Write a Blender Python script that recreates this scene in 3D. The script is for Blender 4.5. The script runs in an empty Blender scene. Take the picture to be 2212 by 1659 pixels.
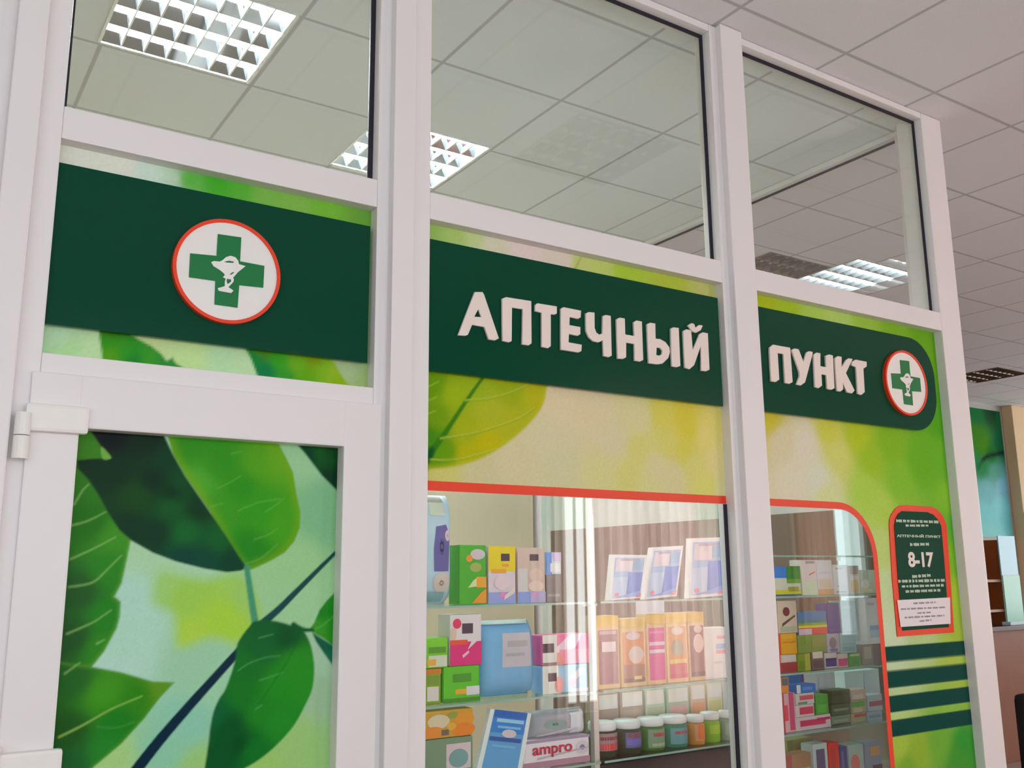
import bpy, bmesh, math, random
import numpy as np
from mathutils import Matrix, Vector

C = bpy.context.scene.collection
sc = bpy.context.scene
random.seed(7)

# ------------------------------------------------------------------ camera
W, H = 2212, 1659
FPX = 2060.9
YAW, PITCH, ROLL = 0.580705, 0.197403, -0.008715
CAM = np.array([0.0, -2.345, 1.6])
_F = np.array([math.sin(YAW)*math.cos(PITCH), math.cos(YAW)*math.cos(PITCH), math.sin(PITCH)])
_r = np.array([math.cos(YAW), -math.sin(YAW), 0.0])
_u = np.cross(_r, _F)
_R = math.cos(ROLL)*_r + math.sin(ROLL)*_u
_U = -math.sin(ROLL)*_r + math.cos(ROLL)*_u
cam_data = bpy.data.cameras.new('camera')
cam_data.sensor_fit = 'HORIZONTAL'
cam_data.sensor_width = 36.0
cam_data.lens = 36.0*FPX/W
cam_data.clip_start = 0.02
cam_data.clip_end = 100
cam = bpy.data.objects.new('camera', cam_data)
C.objects.link(cam)
cam.matrix_world = Matrix(((_R[0], _U[0], -_F[0], CAM[0]), (_R[1], _U[1], -_F[1], CAM[1]),
                           (_R[2], _U[2], -_F[2], CAM[2]), (0, 0, 0, 1)))
sc.camera = cam

# ------------------------------------------------------------------ world, exposure, light levels
wd = bpy.data.worlds.new('world')
sc.world = wd
wd.use_nodes = True
wd.node_tree.nodes['Background'].inputs[0].default_value = (0.85, 0.92, 1.0, 1)
wd.node_tree.nodes['Background'].inputs[1].default_value = 0.4
sc.view_settings.view_transform = 'Standard'
sc.view_settings.look = 'None'
sc.view_settings.exposure = 0.0
sc.view_settings.gamma = 1.0
sc.view_settings.use_curve_mapping = False
sc.cycles.max_bounces = 10
sc.cycles.diffuse_bounces = 5
sc.cycles.transparent_max_bounces = 32
sc.cycles.use_denoising = True
SKY_BANK = 3.15        # daylight through the long hall window behind the viewer
SKY_SIDE = 8.0        # daylight behind the sheer curtains
FILL_END = 6.0         # unseen window added at the hall's right end to brighten it
TUBE = 105.0           # lit fluorescent tubes
FILM_K, PACK_K = 0.88, 0.78   # how much light falls on the printed film / on the shelves (photo colour -> paint colour)

# ------------------------------------------------------------------ measured points -> planes
def ray(u, v):
    return (u-W/2)/FPX*_R - (v-H/2)/FPX*_U + _F
def PY(u, v, y=0.0):
    d = ray(u, v); t = (y-CAM[1])/d[1]; return CAM+t*d
def PZ(u, v, z):
    d = ray(u, v); t = (z-CAM[2])/d[2]; return CAM+t*d
def xz(pts, y):
    return [(PY(u, v, y)[0], PY(u, v, y)[2]) for u, v in pts]
def lin(c):
    c = np.asarray(c, float)/255.0
    return np.where(c <= 0.04045, c/12.92, ((c+0.055)/1.055)**2.4)

# ------------------------------------------------------------------ materials
_mats = {}
def mat(key, rgb, rough=0.5, spec=0.5, metal=0.0, var=0.03, scale=30.0, k=None, bump=0.0):
    """principled paint with a slight procedural mottling; rgb in 0-255"""
    kk = (key, tuple(rgb), rough, k)
    if kk in _mats: return _mats[kk]
    c = lin(rgb)
    if k: c = np.clip(c/k, 0, 0.88)
    m = bpy.data.materials.new(key); m.use_nodes = True
    nt = m.node_tree; b = nt.nodes['Principled BSDF']
    b.inputs['Roughness'].default_value = rough
    b.inputs['Specular IOR Level'].default_value = spec
    b.inputs['Metallic'].default_value = metal
    tc = nt.nodes.new('ShaderNodeTexCoord'); no = nt.nodes.new('ShaderNodeTexNoise')
    no.inputs['Scale'].default_value = scale
    nt.links.new(tc.outputs['Object'], no.inputs['Vector'])
    mx = nt.nodes.new('ShaderNodeMix'); mx.data_type = 'RGBA'
    mx.inputs[6].default_value = (*np.clip(c*(1-var), 0, 1), 1); mx.inputs[7].default_value = (*np.clip(c*(1+var), 0, 1), 1)
    nt.links.new(no.outputs['Fac'], mx.inputs[0]); nt.links.new(mx.outputs[2], b.inputs['Base Color'])
    if bump:
        bp = nt.nodes.new('ShaderNodeBump'); bp.inputs['Strength'].default_value = bump; bp.inputs['Distance'].default_value = 0.002
        nt.links.new(no.outputs['Fac'], bp.inputs['Height']); nt.links.new(bp.outputs['Normal'], b.inputs['Normal'])
    _mats[kk] = m
    return m
def emis(key, rgb, s):
    m = bpy.data.materials.new(key); m.use_nodes = True
    nt = m.node_tree; nt.nodes.clear()
    o = nt.nodes.new('ShaderNodeOutputMaterial'); e = nt.nodes.new('ShaderNodeEmission')
    e.inputs[0].default_value = (*rgb, 1); e.inputs[1].default_value = s
    nt.links.new(e.outputs[0], o.inputs[0]); return m
def glass(key, tint, rough=0.0, ior=1.5):
    m = bpy.data.materials.new(key); m.use_nodes = True
    nt = m.node_tree; nt.nodes.clear()
    o = nt.nodes.new('ShaderNodeOutputMaterial'); t = nt.nodes.new('ShaderNodeBsdfTransparent'); g = nt.nodes.new('ShaderNodeBsdfGlossy')
    fr = nt.nodes.new('ShaderNodeFresnel'); mx = nt.nodes.new('ShaderNodeMixShader')
    ge = nt.nodes.new('ShaderNodeNewGeometry'); mr = nt.nodes.new('ShaderNodeMath'); mr.operation = 'MULTIPLY_ADD'
    mr.inputs[1].default_value = 1.0/ior-ior; mr.inputs[2].default_value = ior     # both faces meet the air
    nt.links.new(ge.outputs['Backfacing'], mr.inputs[0])
    t.inputs[0].default_value = (*tint, 1); g.inputs['Color'].default_value = (1, 1, 1, 1); g.inputs['Roughness'].default_value = rough
    nt.links.new(mr.outputs[0], fr.inputs[0])     # air-side reflectance on both faces (the node inverts it on back faces)
    nt.links.new(fr.outputs[0], mx.inputs[0]); nt.links.new(t.outputs[0], mx.inputs[1]); nt.links.new(g.outputs[0], mx.inputs[2])
    nt.links.new(mx.outputs[0], o.inputs[0]); return m
def cloth(key, rgb, trans):
    m = bpy.data.materials.new(key); m.use_nodes = True
    nt = m.node_tree; nt.nodes.clear()
    o = nt.nodes.new('ShaderNodeOutputMaterial'); d = nt.nodes.new('ShaderNodeBsdfDiffuse'); t = nt.nodes.new('ShaderNodeBsdfTranslucent')
    mx = nt.nodes.new('ShaderNodeMixShader'); mx.inputs[0].default_value = trans
    wv = nt.nodes.new('ShaderNodeTexNoise'); wv.inputs['Scale'].default_value = 40
    cr = nt.nodes.new('ShaderNodeMix'); cr.data_type = 'RGBA'
    c = lin(rgb); cr.inputs[6].default_value = (*c*0.94, 1); cr.inputs[7].default_value = (*np.clip(c*1.05, 0, 1), 1)
    nt.links.new(wv.outputs['Fac'], cr.inputs[0])
    nt.links.new(cr.outputs[2], d.inputs[0]); nt.links.new(cr.outputs[2], t.inputs[0])
    nt.links.new(d.outputs[0], mx.inputs[1]); nt.links.new(t.outputs[0], mx.inputs[2]); nt.links.new(mx.outputs[0], o.inputs[0])
    return m
def film_mat():
    m = bpy.data.materials.new('printed_film'); m.use_nodes = True
    nt = m.node_tree; b = nt.nodes['Principled BSDF']
    a = nt.nodes.new('ShaderNodeVertexColor'); a.layer_name = 'print'
    ge = nt.nodes.new('ShaderNodeNewGeometry'); mx = nt.nodes.new('ShaderNodeMix'); mx.data_type = 'RGBA'   # the film's glued side is white
    nt.links.new(ge.outputs['Backfacing'], mx.inputs[0]); nt.links.new(a.outputs['Color'], mx.inputs[6]); mx.inputs[7].default_value = (.8, .82, .82, 1)
    nt.links.new(mx.outputs[2], b.inputs['Base Color'])
    b.inputs['Roughness'].default_value = 0.2; b.inputs['Specular IOR Level'].default_value = 0.045
    return m
def ceiling_mat(key, ox, oy, rgb):
    m = bpy.data.materials.new(key); m.use_nodes = True
    nt = m.node_tree; b = nt.nodes['Principled BSDF']; b.inputs['Roughness'].default_value = 0.9; b.inputs['Specular IOR Level'].default_value = 0.15
    tc = nt.nodes.new('ShaderNodeTexCoord'); sp = nt.nodes.new('ShaderNodeSeparateXYZ'); nt.links.new(tc.outputs['Object'], sp.inputs[0])
    def node(op, a, bval=None, c=None):
        n = nt.nodes.new('ShaderNodeMath'); n.operation = op
        for i, q in enumerate((a, bval, c)):
            if q is None: continue
            if isinstance(q, (int, float)): n.inputs[i].default_value = q
            else: nt.links.new(q, n.inputs[i])
        return n.outputs[0]
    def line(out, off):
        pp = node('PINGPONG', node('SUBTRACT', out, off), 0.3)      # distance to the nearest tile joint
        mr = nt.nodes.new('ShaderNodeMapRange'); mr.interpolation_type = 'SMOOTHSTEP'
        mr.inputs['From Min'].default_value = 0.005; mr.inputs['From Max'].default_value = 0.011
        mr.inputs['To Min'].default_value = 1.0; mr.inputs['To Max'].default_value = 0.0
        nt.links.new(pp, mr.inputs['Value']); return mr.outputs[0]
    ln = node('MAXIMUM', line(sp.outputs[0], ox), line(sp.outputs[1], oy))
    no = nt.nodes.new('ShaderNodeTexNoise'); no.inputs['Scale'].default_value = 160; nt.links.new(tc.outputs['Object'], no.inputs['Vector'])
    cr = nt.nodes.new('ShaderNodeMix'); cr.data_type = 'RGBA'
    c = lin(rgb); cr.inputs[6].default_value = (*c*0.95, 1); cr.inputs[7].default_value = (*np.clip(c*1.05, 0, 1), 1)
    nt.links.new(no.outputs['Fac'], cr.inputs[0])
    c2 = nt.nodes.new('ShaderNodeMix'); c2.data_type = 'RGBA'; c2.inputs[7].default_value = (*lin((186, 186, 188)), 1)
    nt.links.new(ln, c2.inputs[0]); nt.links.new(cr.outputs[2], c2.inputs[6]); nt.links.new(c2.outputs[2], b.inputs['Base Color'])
    bp = nt.nodes.new('ShaderNodeBump'); bp.inputs['Strength'].default_value = 0.25; bp.inputs['Distance'].default_value = 0.002
    nt.links.new(no.outputs['Fac'], bp.inputs['Height']); nt.links.new(bp.outputs['Normal'], b.inputs['Normal'])
    return m

M_PVC = mat('white_frame', (232, 228, 229), 0.38, 0.45, var=0.012, scale=8)
M_GASKET = mat('gasket', (26, 22, 40), 0.6)
M_GLASS = glass('clear_glass', (0.982, 0.994, 0.988))
M_SHELFGLASS = glass('shelf_glass', (0.86, 0.95, 0.92))
M_FILM = film_mat()
M_FILMBACK = mat('film_back', (236, 240, 240), 0.6)
M_SIGN = mat('sign_green', (2, 64, 44), 0.2, 0.16, var=0.05, k=FILM_K)
M_LETTER = mat('letter_white', (238, 224, 216), 0.5, 0.3, var=0.01)
M_ORANGE = mat('border_orange', (224, 60, 26), 0.4, 0.4, k=FILM_K)
M_WHITE = mat('white_plastic', (238, 236, 232), 0.45)
M_CROSS = mat('cross_green', (4, 112, 55), 0.45, 0.4, k=FILM_K)
M_STEEL = mat('aluminium', (205, 200, 196), 0.35, 0.5, 0.6)
M_PAPER = mat('paper', (236, 230, 234), 0.8)
M_GREY = mat('grey_ink', (150, 148, 152), 0.7)

# ------------------------------------------------------------------ mesh helpers
class MB:
    def __init__(s): s.v = []; s.f = []; s.m = []; s.mats = []
    def mi(s, m):
        if m not in s.mats: s.mats.append(m)
        return s.mats.index(m)
    def add(s, vs, fs, m):
        o = len(s.v); i = s.mi(m)
        s.v += [tuple(map(float, p)) for p in vs]; s.f += [tuple(o+k for k in f) for f in fs]; s.m += [i]*len(fs)
        return s
    def box(s, x0, x1, y0, y1, z0, z1, m, bev=0.0):
        b = min(bev, (x1-x0)*.45, (y1-y0)*.45, (z1-z0)*.45)
        if b <= 0:
            vs = [(x, y, z) for x in (x0, x1) for y in (y0, y1) for z in (z0, z1)]
            return s.add(vs, [(0, 1, 3, 2), (4, 6, 7, 5), (0, 4, 5, 1), (2, 3, 7, 6), (0, 2, 6, 4), (1, 5, 7, 3)], m)
        bm = bmesh.new(); bmesh.ops.create_cube(bm, size=1)
        bmesh.ops.scale(bm, vec=(x1-x0, y1-y0, z1-z0), verts=bm.verts)
        bmesh.ops.translate(bm, vec=((x0+x1)/2, (y0+y1)/2, (z0+z1)/2), verts=bm.verts)
        bmesh.ops.bevel(bm, geom=bm.edges[:], offset=b, segments=2, affect='EDGES', profile=0.6)
        bm.verts.index_update(); bm.verts.ensure_lookup_table()
        s.add([v.co for v in bm.verts], [[v.index for v in f.verts] for f in bm.faces], m); bm.free(); return s
    def tube(s, a, b, r, m, n=14, cap=True):
        a = Vector(a); b = Vector(b); d = (b-a).normalized()
        e = d.orthogonal().normalized(); g = d.cross(e)
        vs = [p+r*(math.cos(2*math.pi*i/n)*e+math.sin(2*math.pi*i/n)*g) for p in (a, b) for i in range(n)]
        fs = [(i, (i+1) % n, n+(i+1) % n, n+i) for i in range(n)]
        if cap: fs += [tuple(range(n-1, -1, -1)), tuple(range(n, 2*n))]
        return s.add(vs, fs, m)
    def quad(s, pts, m): return s.add(pts, [tuple(range(len(pts)))], m)
    def prism(s, poly, y0, y1, m):
        """closed polygon in (x,z), extruded y0 (front) .. y1"""
        n = len(poly); ar = sum(poly[i][0]*poly[(i+1) % n][1]-poly[(i+1) % n][0]*poly[i][1] for i in range(n))
        if ar < 0: poly = poly[::-1]
        vs = [(x, y0, z) for x, z in poly]+[(x, y1, z) for x, z in poly]
        fs = [tuple(range(n)), tuple(range(2*n-1, n-1, -1))]+[(i+1 if i+1 < n else 0, i, n+i, n+(i+1) % n) for i in range(n)]
        return s.add(vs, fs, m)
    def mesh(s, name, origin=(0, 0, 0)):
        me = bpy.data.meshes.new(name); o = np.array(origin, float)
        me.from_pydata([tuple(np.array(p)-o) for p in s.v], [], s.f)
        for m in s.mats: me.materials.append(m)
        me.polygons.foreach_set('material_index', s.m); me.update(); return me
    def build(s, name, parent=None, origin=None, smooth=False):
        """origin: world point the object's own zero stands at (a part shares its thing's)"""
        if origin is None: origin = parent['_o'] if parent is not None and '_o' in parent else (0, 0, 0)
        me = s.mesh(name, origin)
        if smooth: me.polygons.foreach_set('use_smooth', [True]*len(me.polygons))
        o = bpy.data.objects.new(name, me); C.objects.link(o)
        o['_o'] = tuple(map(float, origin))
        if parent is None: o.location = origin
        else: o.parent = parent
        return o
def tag(o, label=None, cat=None, group=None, kind=None):
    for k, v in (('label', label), ('category', cat), ('group', group), ('kind', kind)):
        if v: o[k] = v
    return o
def thing(name, loc, label=None, cat=None, group=None, kind=None):
    o = bpy.data.objects.new(name, None); C.objects.link(o); o.location = loc; o.empty_display_size = 0.1
    o['_o'] = tuple(map(float, loc)); return tag(o, label, cat, group, kind)
def plate(name, polys, y_front, thick, m, parent=None, bev=0.0, smooth_poly=False, origin=None):
    """flat-faced solid from closed outlines in (x,z) (holes allowed), standing on y_front+thick"""
    cu = bpy.data.curves.new(name, 'CURVE'); cu.dimensions = '2D'; cu.fill_mode = 'BOTH'
    cu.extrude = thick/2-bev; cu.bevel_depth = bev; cu.bevel_resolution = 2; cu.offset = -bev
    for poly in polys:
        if smooth_poly:
            sp = cu.splines.new('BEZIER'); sp.bezier_points.add(len(poly)-1)
            for p, (x, z) in zip(sp.bezier_points, poly): p.co = (x, z, 0); p.handle_left_type = p.handle_right_type = 'AUTO'
            sp.resolution_u = 6
        else:
            sp = cu.splines.new('POLY'); sp.points.add(len(poly)-1)
            for p, (x, z) in zip(sp.points, poly): p.co = (x, z, 0, 1)
        sp.use_cyclic_u = True
    return _curve_mesh(cu, name, y_front+thick/2, m, parent, origin)
def _curve_mesh(cu, name, y_mid, m, parent, origin, at=(0, 0), sx=1.0, sz=1.0):
    tmp = bpy.data.objects.new('tmp', cu); C.objects.link(tmp)
    dg = bpy.context.evaluated_depsgraph_get(); dg.update()
    me = bpy.data.meshes.new_from_object(tmp.evaluated_get(dg)); me.name = name
    bpy.data.objects.remove(tmp); bpy.data.curves.remove(cu)
    if origin is None: origin = parent['_o'] if parent is not None and '_o' in parent else (0, 0, 0)
    for v in me.vertices:
        x, z, d = v.co
        v.co = (at[0]+x*sx-origin[0], y_mid-d-origin[1], at[1]+z*sz-origin[2])
    me.materials.clear(); me.materials.append(m)
    for p in me.polygons: p.material_index = 0
    me.update()
    o = bpy.data.objects.new(name, me); C.objects.link(o); o['_o'] = tuple(map(float, origin))
    if parent is None: o.location = origin
    else: o.parent = parent
    return o
def text(name, body, x0, x1, z0, z1, y_front, thick, m, parent, bold=0.0):
    """lettering filling the box x0..x1, z0..z1"""
    cu = bpy.data.curves.new(name, 'FONT'); cu.body = body; cu.size = 1.0; cu.extrude = 0.001; cu.offset = bold
    tmp = bpy.data.objects.new('tmp', cu); C.objects.link(tmp)
    dg = bpy.context.evaluated_depsgraph_get(); dg.update()
    me = bpy.data.meshes.new_from_object(tmp.evaluated_get(dg)); me.name = name
    bpy.data.objects.remove(tmp); bpy.data.curves.remove(cu)
    co = np.array([v.co[:] for v in me.vertices])
    lo = co.min(0); hi = co.max(0); org = np.array(parent['_o'])
    for v, c in zip(me.vertices, co):
        x = x0+(c[0]-lo[0])/(hi[0]-lo[0])*(x1-x0); z = z0+(c[1]-lo[1])/(hi[1]-lo[1])*(z1-z0)
        y = y_front if c[2] > 0 else y_front+thick
        v.co = (x-org[0], y-org[1], z-org[2])
    me.materials.clear(); me.materials.append(m); me.update()
    o = bpy.data.objects.new(name, me); C.objects.link(o); o.parent = parent; o['_o'] = parent['_o']
    return o
# ------------------------------------------------------------------ the setting
CEIL = 3.658
X0, X1, X2, X3, X4, X5 = 0.265, 1.0867, 1.2569, 2.4518, PY(1633, 583, -0.028)[0], 3.934
XR = PY(2028, 640, 0)[0]                      # opening edge of the corner post
ZA, ZB, ZC, ZD, ZE = 2.710, 2.6275, 2.1048, 2.0583, 1.9386
ZT = PY(1521, 62, 0)[2]                       # top of the fanlight panes
YG = 0.042                                    # outer face of the glass and of the film on it
YP = -0.028                                   # face of the proud posts
XL0, XL1 = PY(43, 0, YP)[0], PY(110, 0, YP)[0]
XM0, XM1 = PY(850, 410, YP)[0], PY(896, 410, YP)[0]
XN0, XN1 = PY(1585, 575, YP)[0], X4
KD = 3.20                                     # depth of the kiosk
def struct(o): o['kind'] = 'structure'; return o

fl = mat('floor_tile', (160, 138, 124), 0.35, 0.4, var=0.08, scale=4)
struct(MB().box(-6, 15, -4.9, 7.0, -0.1, 0, fl).build('floor'))
struct(MB().box(-0.6, X5-.1, .1, KD, 0, .004, mat('kiosk_floor', (206, 200, 190), .4, .4, scale=5)).build('floor'))

# ceiling: suspended tiles, open where the light fittings sit
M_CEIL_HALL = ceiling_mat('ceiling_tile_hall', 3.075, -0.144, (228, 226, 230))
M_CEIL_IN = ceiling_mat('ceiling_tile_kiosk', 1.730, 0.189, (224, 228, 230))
FIT = 0.6
LIGHTS = [  # x, y of the low corner, lit, label
    (0.515, 0.775, True, 'lit square louvred ceiling light behind the fanlight above the door', 1),
    (1.720, 1.350, True, 'lit square louvred ceiling light partly hidden by the frame right of the door', 1),
    (5.290, 1.475, True, 'lit square louvred ceiling light far behind the right-hand fanlight', 0),
    (4.690, 1.700, False, 'unlit louvred ceiling light beside the far lit one', 0),
    (9.470, 2.950, False, 'unlit brownish louvred ceiling light in the hall right of the corner post', 0),
    (0.515, 2.300, True, 'unseen louvred light added to brighten the kiosk, over the back wall corner', 1),  # this back row is out of view, added to light the kiosk interior
    (1.720, 2.300, True, 'unseen louvred light added to brighten the kiosk, middle of the back row', 1),
    (2.925, 2.300, True, 'unseen louvred light added to brighten the kiosk, at the glazed end', 1),
    (2.475, -1.344, False, 'unlit louvred hall ceiling light mirrored faintly in the middle fanlight', 0)]
def ceiling(rects, m, name):
    b = MB()
    for (x0, x1, y0, y1) in rects:
        xs = {x0, x1}; ys = {y0, y1}
        for lx, ly, *_ in LIGHTS:
            xs |= {q for q in (lx, lx+FIT) if x0 < q < x1}; ys |= {q for q in (ly, ly+FIT) if y0 < q < y1}
        xs = sorted(xs); ys = sorted(ys)
        for a, c in zip(xs, xs[1:]):
            for d, e in zip(ys, ys[1:]):
                mx, my = (a+c)/2, (d+e)/2
                if any(lx < mx < lx+FIT and ly < my < ly+FIT for lx, ly, *_ in LIGHTS): continue
                b.quad([(a, d, CEIL), (a, e, CEIL), (c, e, CEIL), (c, d, CEIL)], m)
    return struct(b.build(name))
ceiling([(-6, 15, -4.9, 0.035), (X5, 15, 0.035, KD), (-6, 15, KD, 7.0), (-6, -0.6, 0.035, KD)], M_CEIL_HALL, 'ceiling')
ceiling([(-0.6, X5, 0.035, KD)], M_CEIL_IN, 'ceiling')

M_WALL = mat('hall_wall', (214, 204, 194), 0.85, 0.2, var=0.02, scale=3)
M_BEIGE = mat('kiosk_wall', (198, 188, 160), 0.85, 0.2, var=0.02, scale=3)
M_MAUVE = mat('brown_wall', (150, 112, 104), 0.85, 0.2, var=0.03, scale=3)
# hall wall behind the viewer, with window openings
wb = MB(); zs0, zs1 = 0.85, 3.05
WIN = [(-5.6, 3.0), (4.95, 7.35), (8.05, 9.2)]
xa = -6
SILL = (zs0, .42, .85)                        # the curtained windows start low
for (a, c), zs in zip(WIN, SILL):
    wb.box(xa, a, -4.9, -4.5, 0, CEIL, M_WALL); wb.box(a, c, -4.9, -4.5, 0, zs, M_WALL); wb.box(a, c, -4.9, -4.5, zs1, CEIL, M_WALL); xa = c
wb.box(xa, 15, -4.9, -4.5, 0, CEIL, M_WALL)
struct(wb.build('wall_near'))
struct(MB().box(-6.3, -6, -4.9, 7.0, 0, CEIL, M_WALL).build('wall_left'))
wr = MB(); wr.box(15, 15.3, -4.9, -4.0, 0, CEIL, M_WALL); wr.box(15, 15.3, 3.2, 7.0, 0, CEIL, M_WALL)
wr.box(15, 15.3, -4.0, 3.2, 0, .85, M_WALL); wr.box(15, 15.3, -4.0, 3.2, 3.05, CEIL, M_WALL); struct(wr.build('wall_right'))
struct(MB().box(-6, 15, 6.6, 7.0, 0, CEIL, M_MAUVE).build('wall_far'))
struct(MB().box(-0.6, X5-0.13, KD, KD+0.1, 0, CEIL, M_BEIGE).build('wall_back'))
struct(MB().box(-0.7, -0.6, 0.1, KD+0.1, 0, CEIL, M_BEIGE).build('wall_side'))
struct(MB().box(-6, XL0-0.11, 0.0, 0.1, 0, CEIL, M_WALL).build('wall_front'))

M_DAY1 = emis('daylight_bank', (0.90, 0.96, 1.0), SKY_BANK)
M_DAY3 = emis('daylight_corner', (0.9, 0.96, 1.0), 3.6)
M_DAY2 = emis('daylight_side', (1.0, 0.97, 0.95), SKY_SIDE)
for i, (a, c) in enumerate(WIN):
    zs0 = SILL[i]
    w = thing('window_%d' % (i+20), ((a+c)/2, -4.6, zs0), kind='structure')
    b = MB(); n = max(2, round((c-a)/1.2))
    for k in range(n+1):
        x = a+(c-a)*k/n; b.box(max(a, x-.04), min(c, x+.04), -4.68, -4.6, zs0, zs1, M_PVC)
    b.box(a, c, -4.68, -4.6, zs0, zs0+.07, M_PVC); b.box(a, c, -4.68, -4.6, zs1-.07, zs1, M_PVC); b.build('frame', w)
    MB().quad([(a, -4.7, zs0), (c, -4.7, zs0), (c, -4.7, zs1), (a, -4.7, zs1)][::-1], (M_DAY1, M_DAY2, M_DAY3)[i]).build('pane', w)

w = thing('window_23', (15.1, -.4, .85), kind='structure')  # glowing end window out of view, added to lift the hall's right side
MB().quad([(15.15, -4, .85), (15.15, -4, 3.05), (15.15, 3.2, 3.05), (15.15, 3.2, .85)], emis('fill_daylight_end', (.92, .97, 1.0), FILL_END)).build('pane', w)
b = MB()
for k in range(7):
    yy = -4+7.2*k/6; b.box(15.05, 15.13, yy-.04, yy+.04, .85, 3.05, M_PVC)
b.build('frame', w)
def curtain(x0, x1, z0, z1, y, m, pleats, amp, label, group, thick=0.004, name='curtain'):
    b = MB(); n = int(pleats*12); vs = []
    for i in range(n+1):
        t = i/n; x = x0+(x1-x0)*t; yy = y+amp*math.sin(2*math.pi*pleats*t)+0.3*amp*math.sin(5.1*pleats*t)
        vs += [(x, yy, z0), (x, yy, z1)]
    b.add(vs, [(2*i, 2*i+1, 2*i+3, 2*i+2) for i in range(n)], m)
    o = b.build(name, smooth=True, origin=((x0+x1)/2, y, z0)); tag(o, label, 'curtain', group)
    if thick: so = o.modifiers.new('thickness', 'SOLIDIFY'); so.thickness = thick
    return o
SHEER = cloth('sheer_cloth', (246, 224, 216), 0.75)
MAUVE = cloth('mauve_cloth', (186, 150, 142), 0.2)
PEACH = cloth('peach_cloth', (240, 206, 180), 0.65)
curtain(4.52, 5.02, 0.02, 3.25, -4.38, SHEER, 6, .03, 'narrow pale sheer curtain mirrored left of the bright slits in the shop window', 'hall window curtains', 0)
curtain(5.10, 5.14, 0.02, 3.25, -4.38, SHEER, 1, .02, 'thin fold of pale sheer curtain mirrored between the first two bright slits', 'hall window curtains', 0)
curtain(5.215, 5.25, 0.02, 3.25, -4.38, SHEER, 1, .02, 'thin fold of pale sheer curtain mirrored between the last two bright slits', 'hall window curtains', 0)
curtain(5.32, 7.4, 0.02, 3.25, -4.38, SHEER, 17, .035, 'wide pale sheer curtain mirrored in the middle shop window', 'hall window curtains', 0)
curtain(7.55, 8.62, 0.02, 3.25, -4.38, PEACH, 10, .03, 'peach curtain mirrored in the right shop window', 'hall window curtains', 0)

# ------------------------------------------------------------------ light fittings
M_REFL = mat('louvre_metal', (222, 228, 232), 0.22, 0.6, 0.55, var=0.01)
M_REFL_OFF = mat('louvre_unlit', (118, 98, 84), 0.35, 0.5, 0.3, var=0.03)  # louvre metal with the unlit fittings' brown darkness put into its colour
M_MIRROR = mat('louvre_mirror', (214, 224, 230), 0.06, 0.5, 1.0, var=.005)
M_TUBE_FAR = emis('tube_hall', (0.92, 0.98, 1.0), 9.0)
M_TUBE = emis('tube_lit', (0.92, 0.98, 1.0), TUBE)
M_TUBE_OFF = mat('tube_unlit', (210, 206, 196), 0.4)
def troffer(x, y, lit, label, metal, mirror):
    L = thing('ceiling_light', (x+.3, y+.3, CEIL), label, 'ceiling light', 'square louvred ceiling lights')
    b = MB(); t = .012
    b.box(x, x+t, y, y+.6, CEIL-.004, CEIL+.085, metal); b.box(x+.6-t, x+.6, y, y+.6, CEIL-.004, CEIL+.085, metal)
    b.box(x+t, x+.6-t, y, y+t, CEIL-.004, CEIL+.085, metal); b.box(x+t, x+.6-t, y+.6-t, y+.6, CEIL-.004, CEIL+.085, metal)
    b.box(x, x+.6, y, y+.6, CEIL+.085, CEIL+.095, metal); b.build('housing', L)
    for k in range(4):
        ty = y+.6*(k+.5)/4
        MB().tube((x+.02, ty, CEIL+.036), (x+.58, ty, CEIL+.036), .013, (M_TUBE if y+.6 < KD and x < X5 else M_TUBE_FAR) if lit else M_TUBE_OFF, 12).build('tube', L, smooth=True)
    b = MB()
    for k in range(0, 5):                                   # long mirror blades, edge down, between the tubes
        ty = y+t+(.6-2*t)*k/4; w0 = .042 if k > 0 else .0; w1 = .042 if k < 4 else .0
        b.add([(x+t, ty-w0, CEIL+.075), (x+t, ty, CEIL+.001), (x+t, ty+w1, CEIL+.075), (x+.6-t, ty-w0, CEIL+.075), (x+.6-t, ty, CEIL+.001), (x+.6-t, ty+w1, CEIL+.075)],
              [(0, 1, 4, 3), (1, 2, 5, 4)], mirror)
    for k in range(1, 7):                                   # cross blades
        tx = x+.6*k/7; b.box(tx-.003, tx+.003, y+t, y+.6-t, CEIL+.002, CEIL+.03, metal)
    b.build('louvre', L)
for x, y, lit, label, ins in LIGHTS: troffer(x, y, lit, label, M_REFL if lit else M_REFL_OFF, M_MIRROR if lit else M_REFL_OFF)

# ------------------------------------------------------------------ white frame partition
def frame_member(name, x0, x1, y0, y1, z0, z1, parent, bev=.003):
    return MB().box(x0, x1, y0, y1, z0, z1, M_PVC, bev).build(name, parent)
P = thing('trim_1', ((X0+X5)/2, 0, 0), kind='structure')
TOP = CEIL-.002
frame_member('post', XL0, XL1, YP, .09, 0, TOP, P, .004)
frame_member('jamb', XL0-.11, XL0+.002, 0, .09, 0, TOP, P)
frame_member('jamb', XL1-.002, X0, 0, .08, 0, TOP, P)
frame_member('post', XM0, XM1, YP, .09, 0, TOP, P, .004)
frame_member('jamb', X1, XM0+.002, 0, .08, 0, TOP, P)
frame_member('jamb', XM1-.002, X2, 0, .08, 0, TOP, P)
frame_member('mullion', X3, XN0+.002, 0, .08, 0, TOP, P)
frame_member('post', XN0, XN1, YP, .09, 0, TOP, P, .004)
frame_member('jamb', XN1-.002, XN1+.012, .004, .08, 0, TOP, P)
frame_member('corner_post', XR, X5, 0, .13, 0, TOP, P, .005)
XO = XN1+.012
for (a, c) in ((X0, X1), (X2, X3), (XO, XR)):
    frame_member('transom', a, c, 0.001, .08, ZB, ZA, P)
    frame_member('head', a, c, 0.001, .08, ZT, TOP, P)
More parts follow.
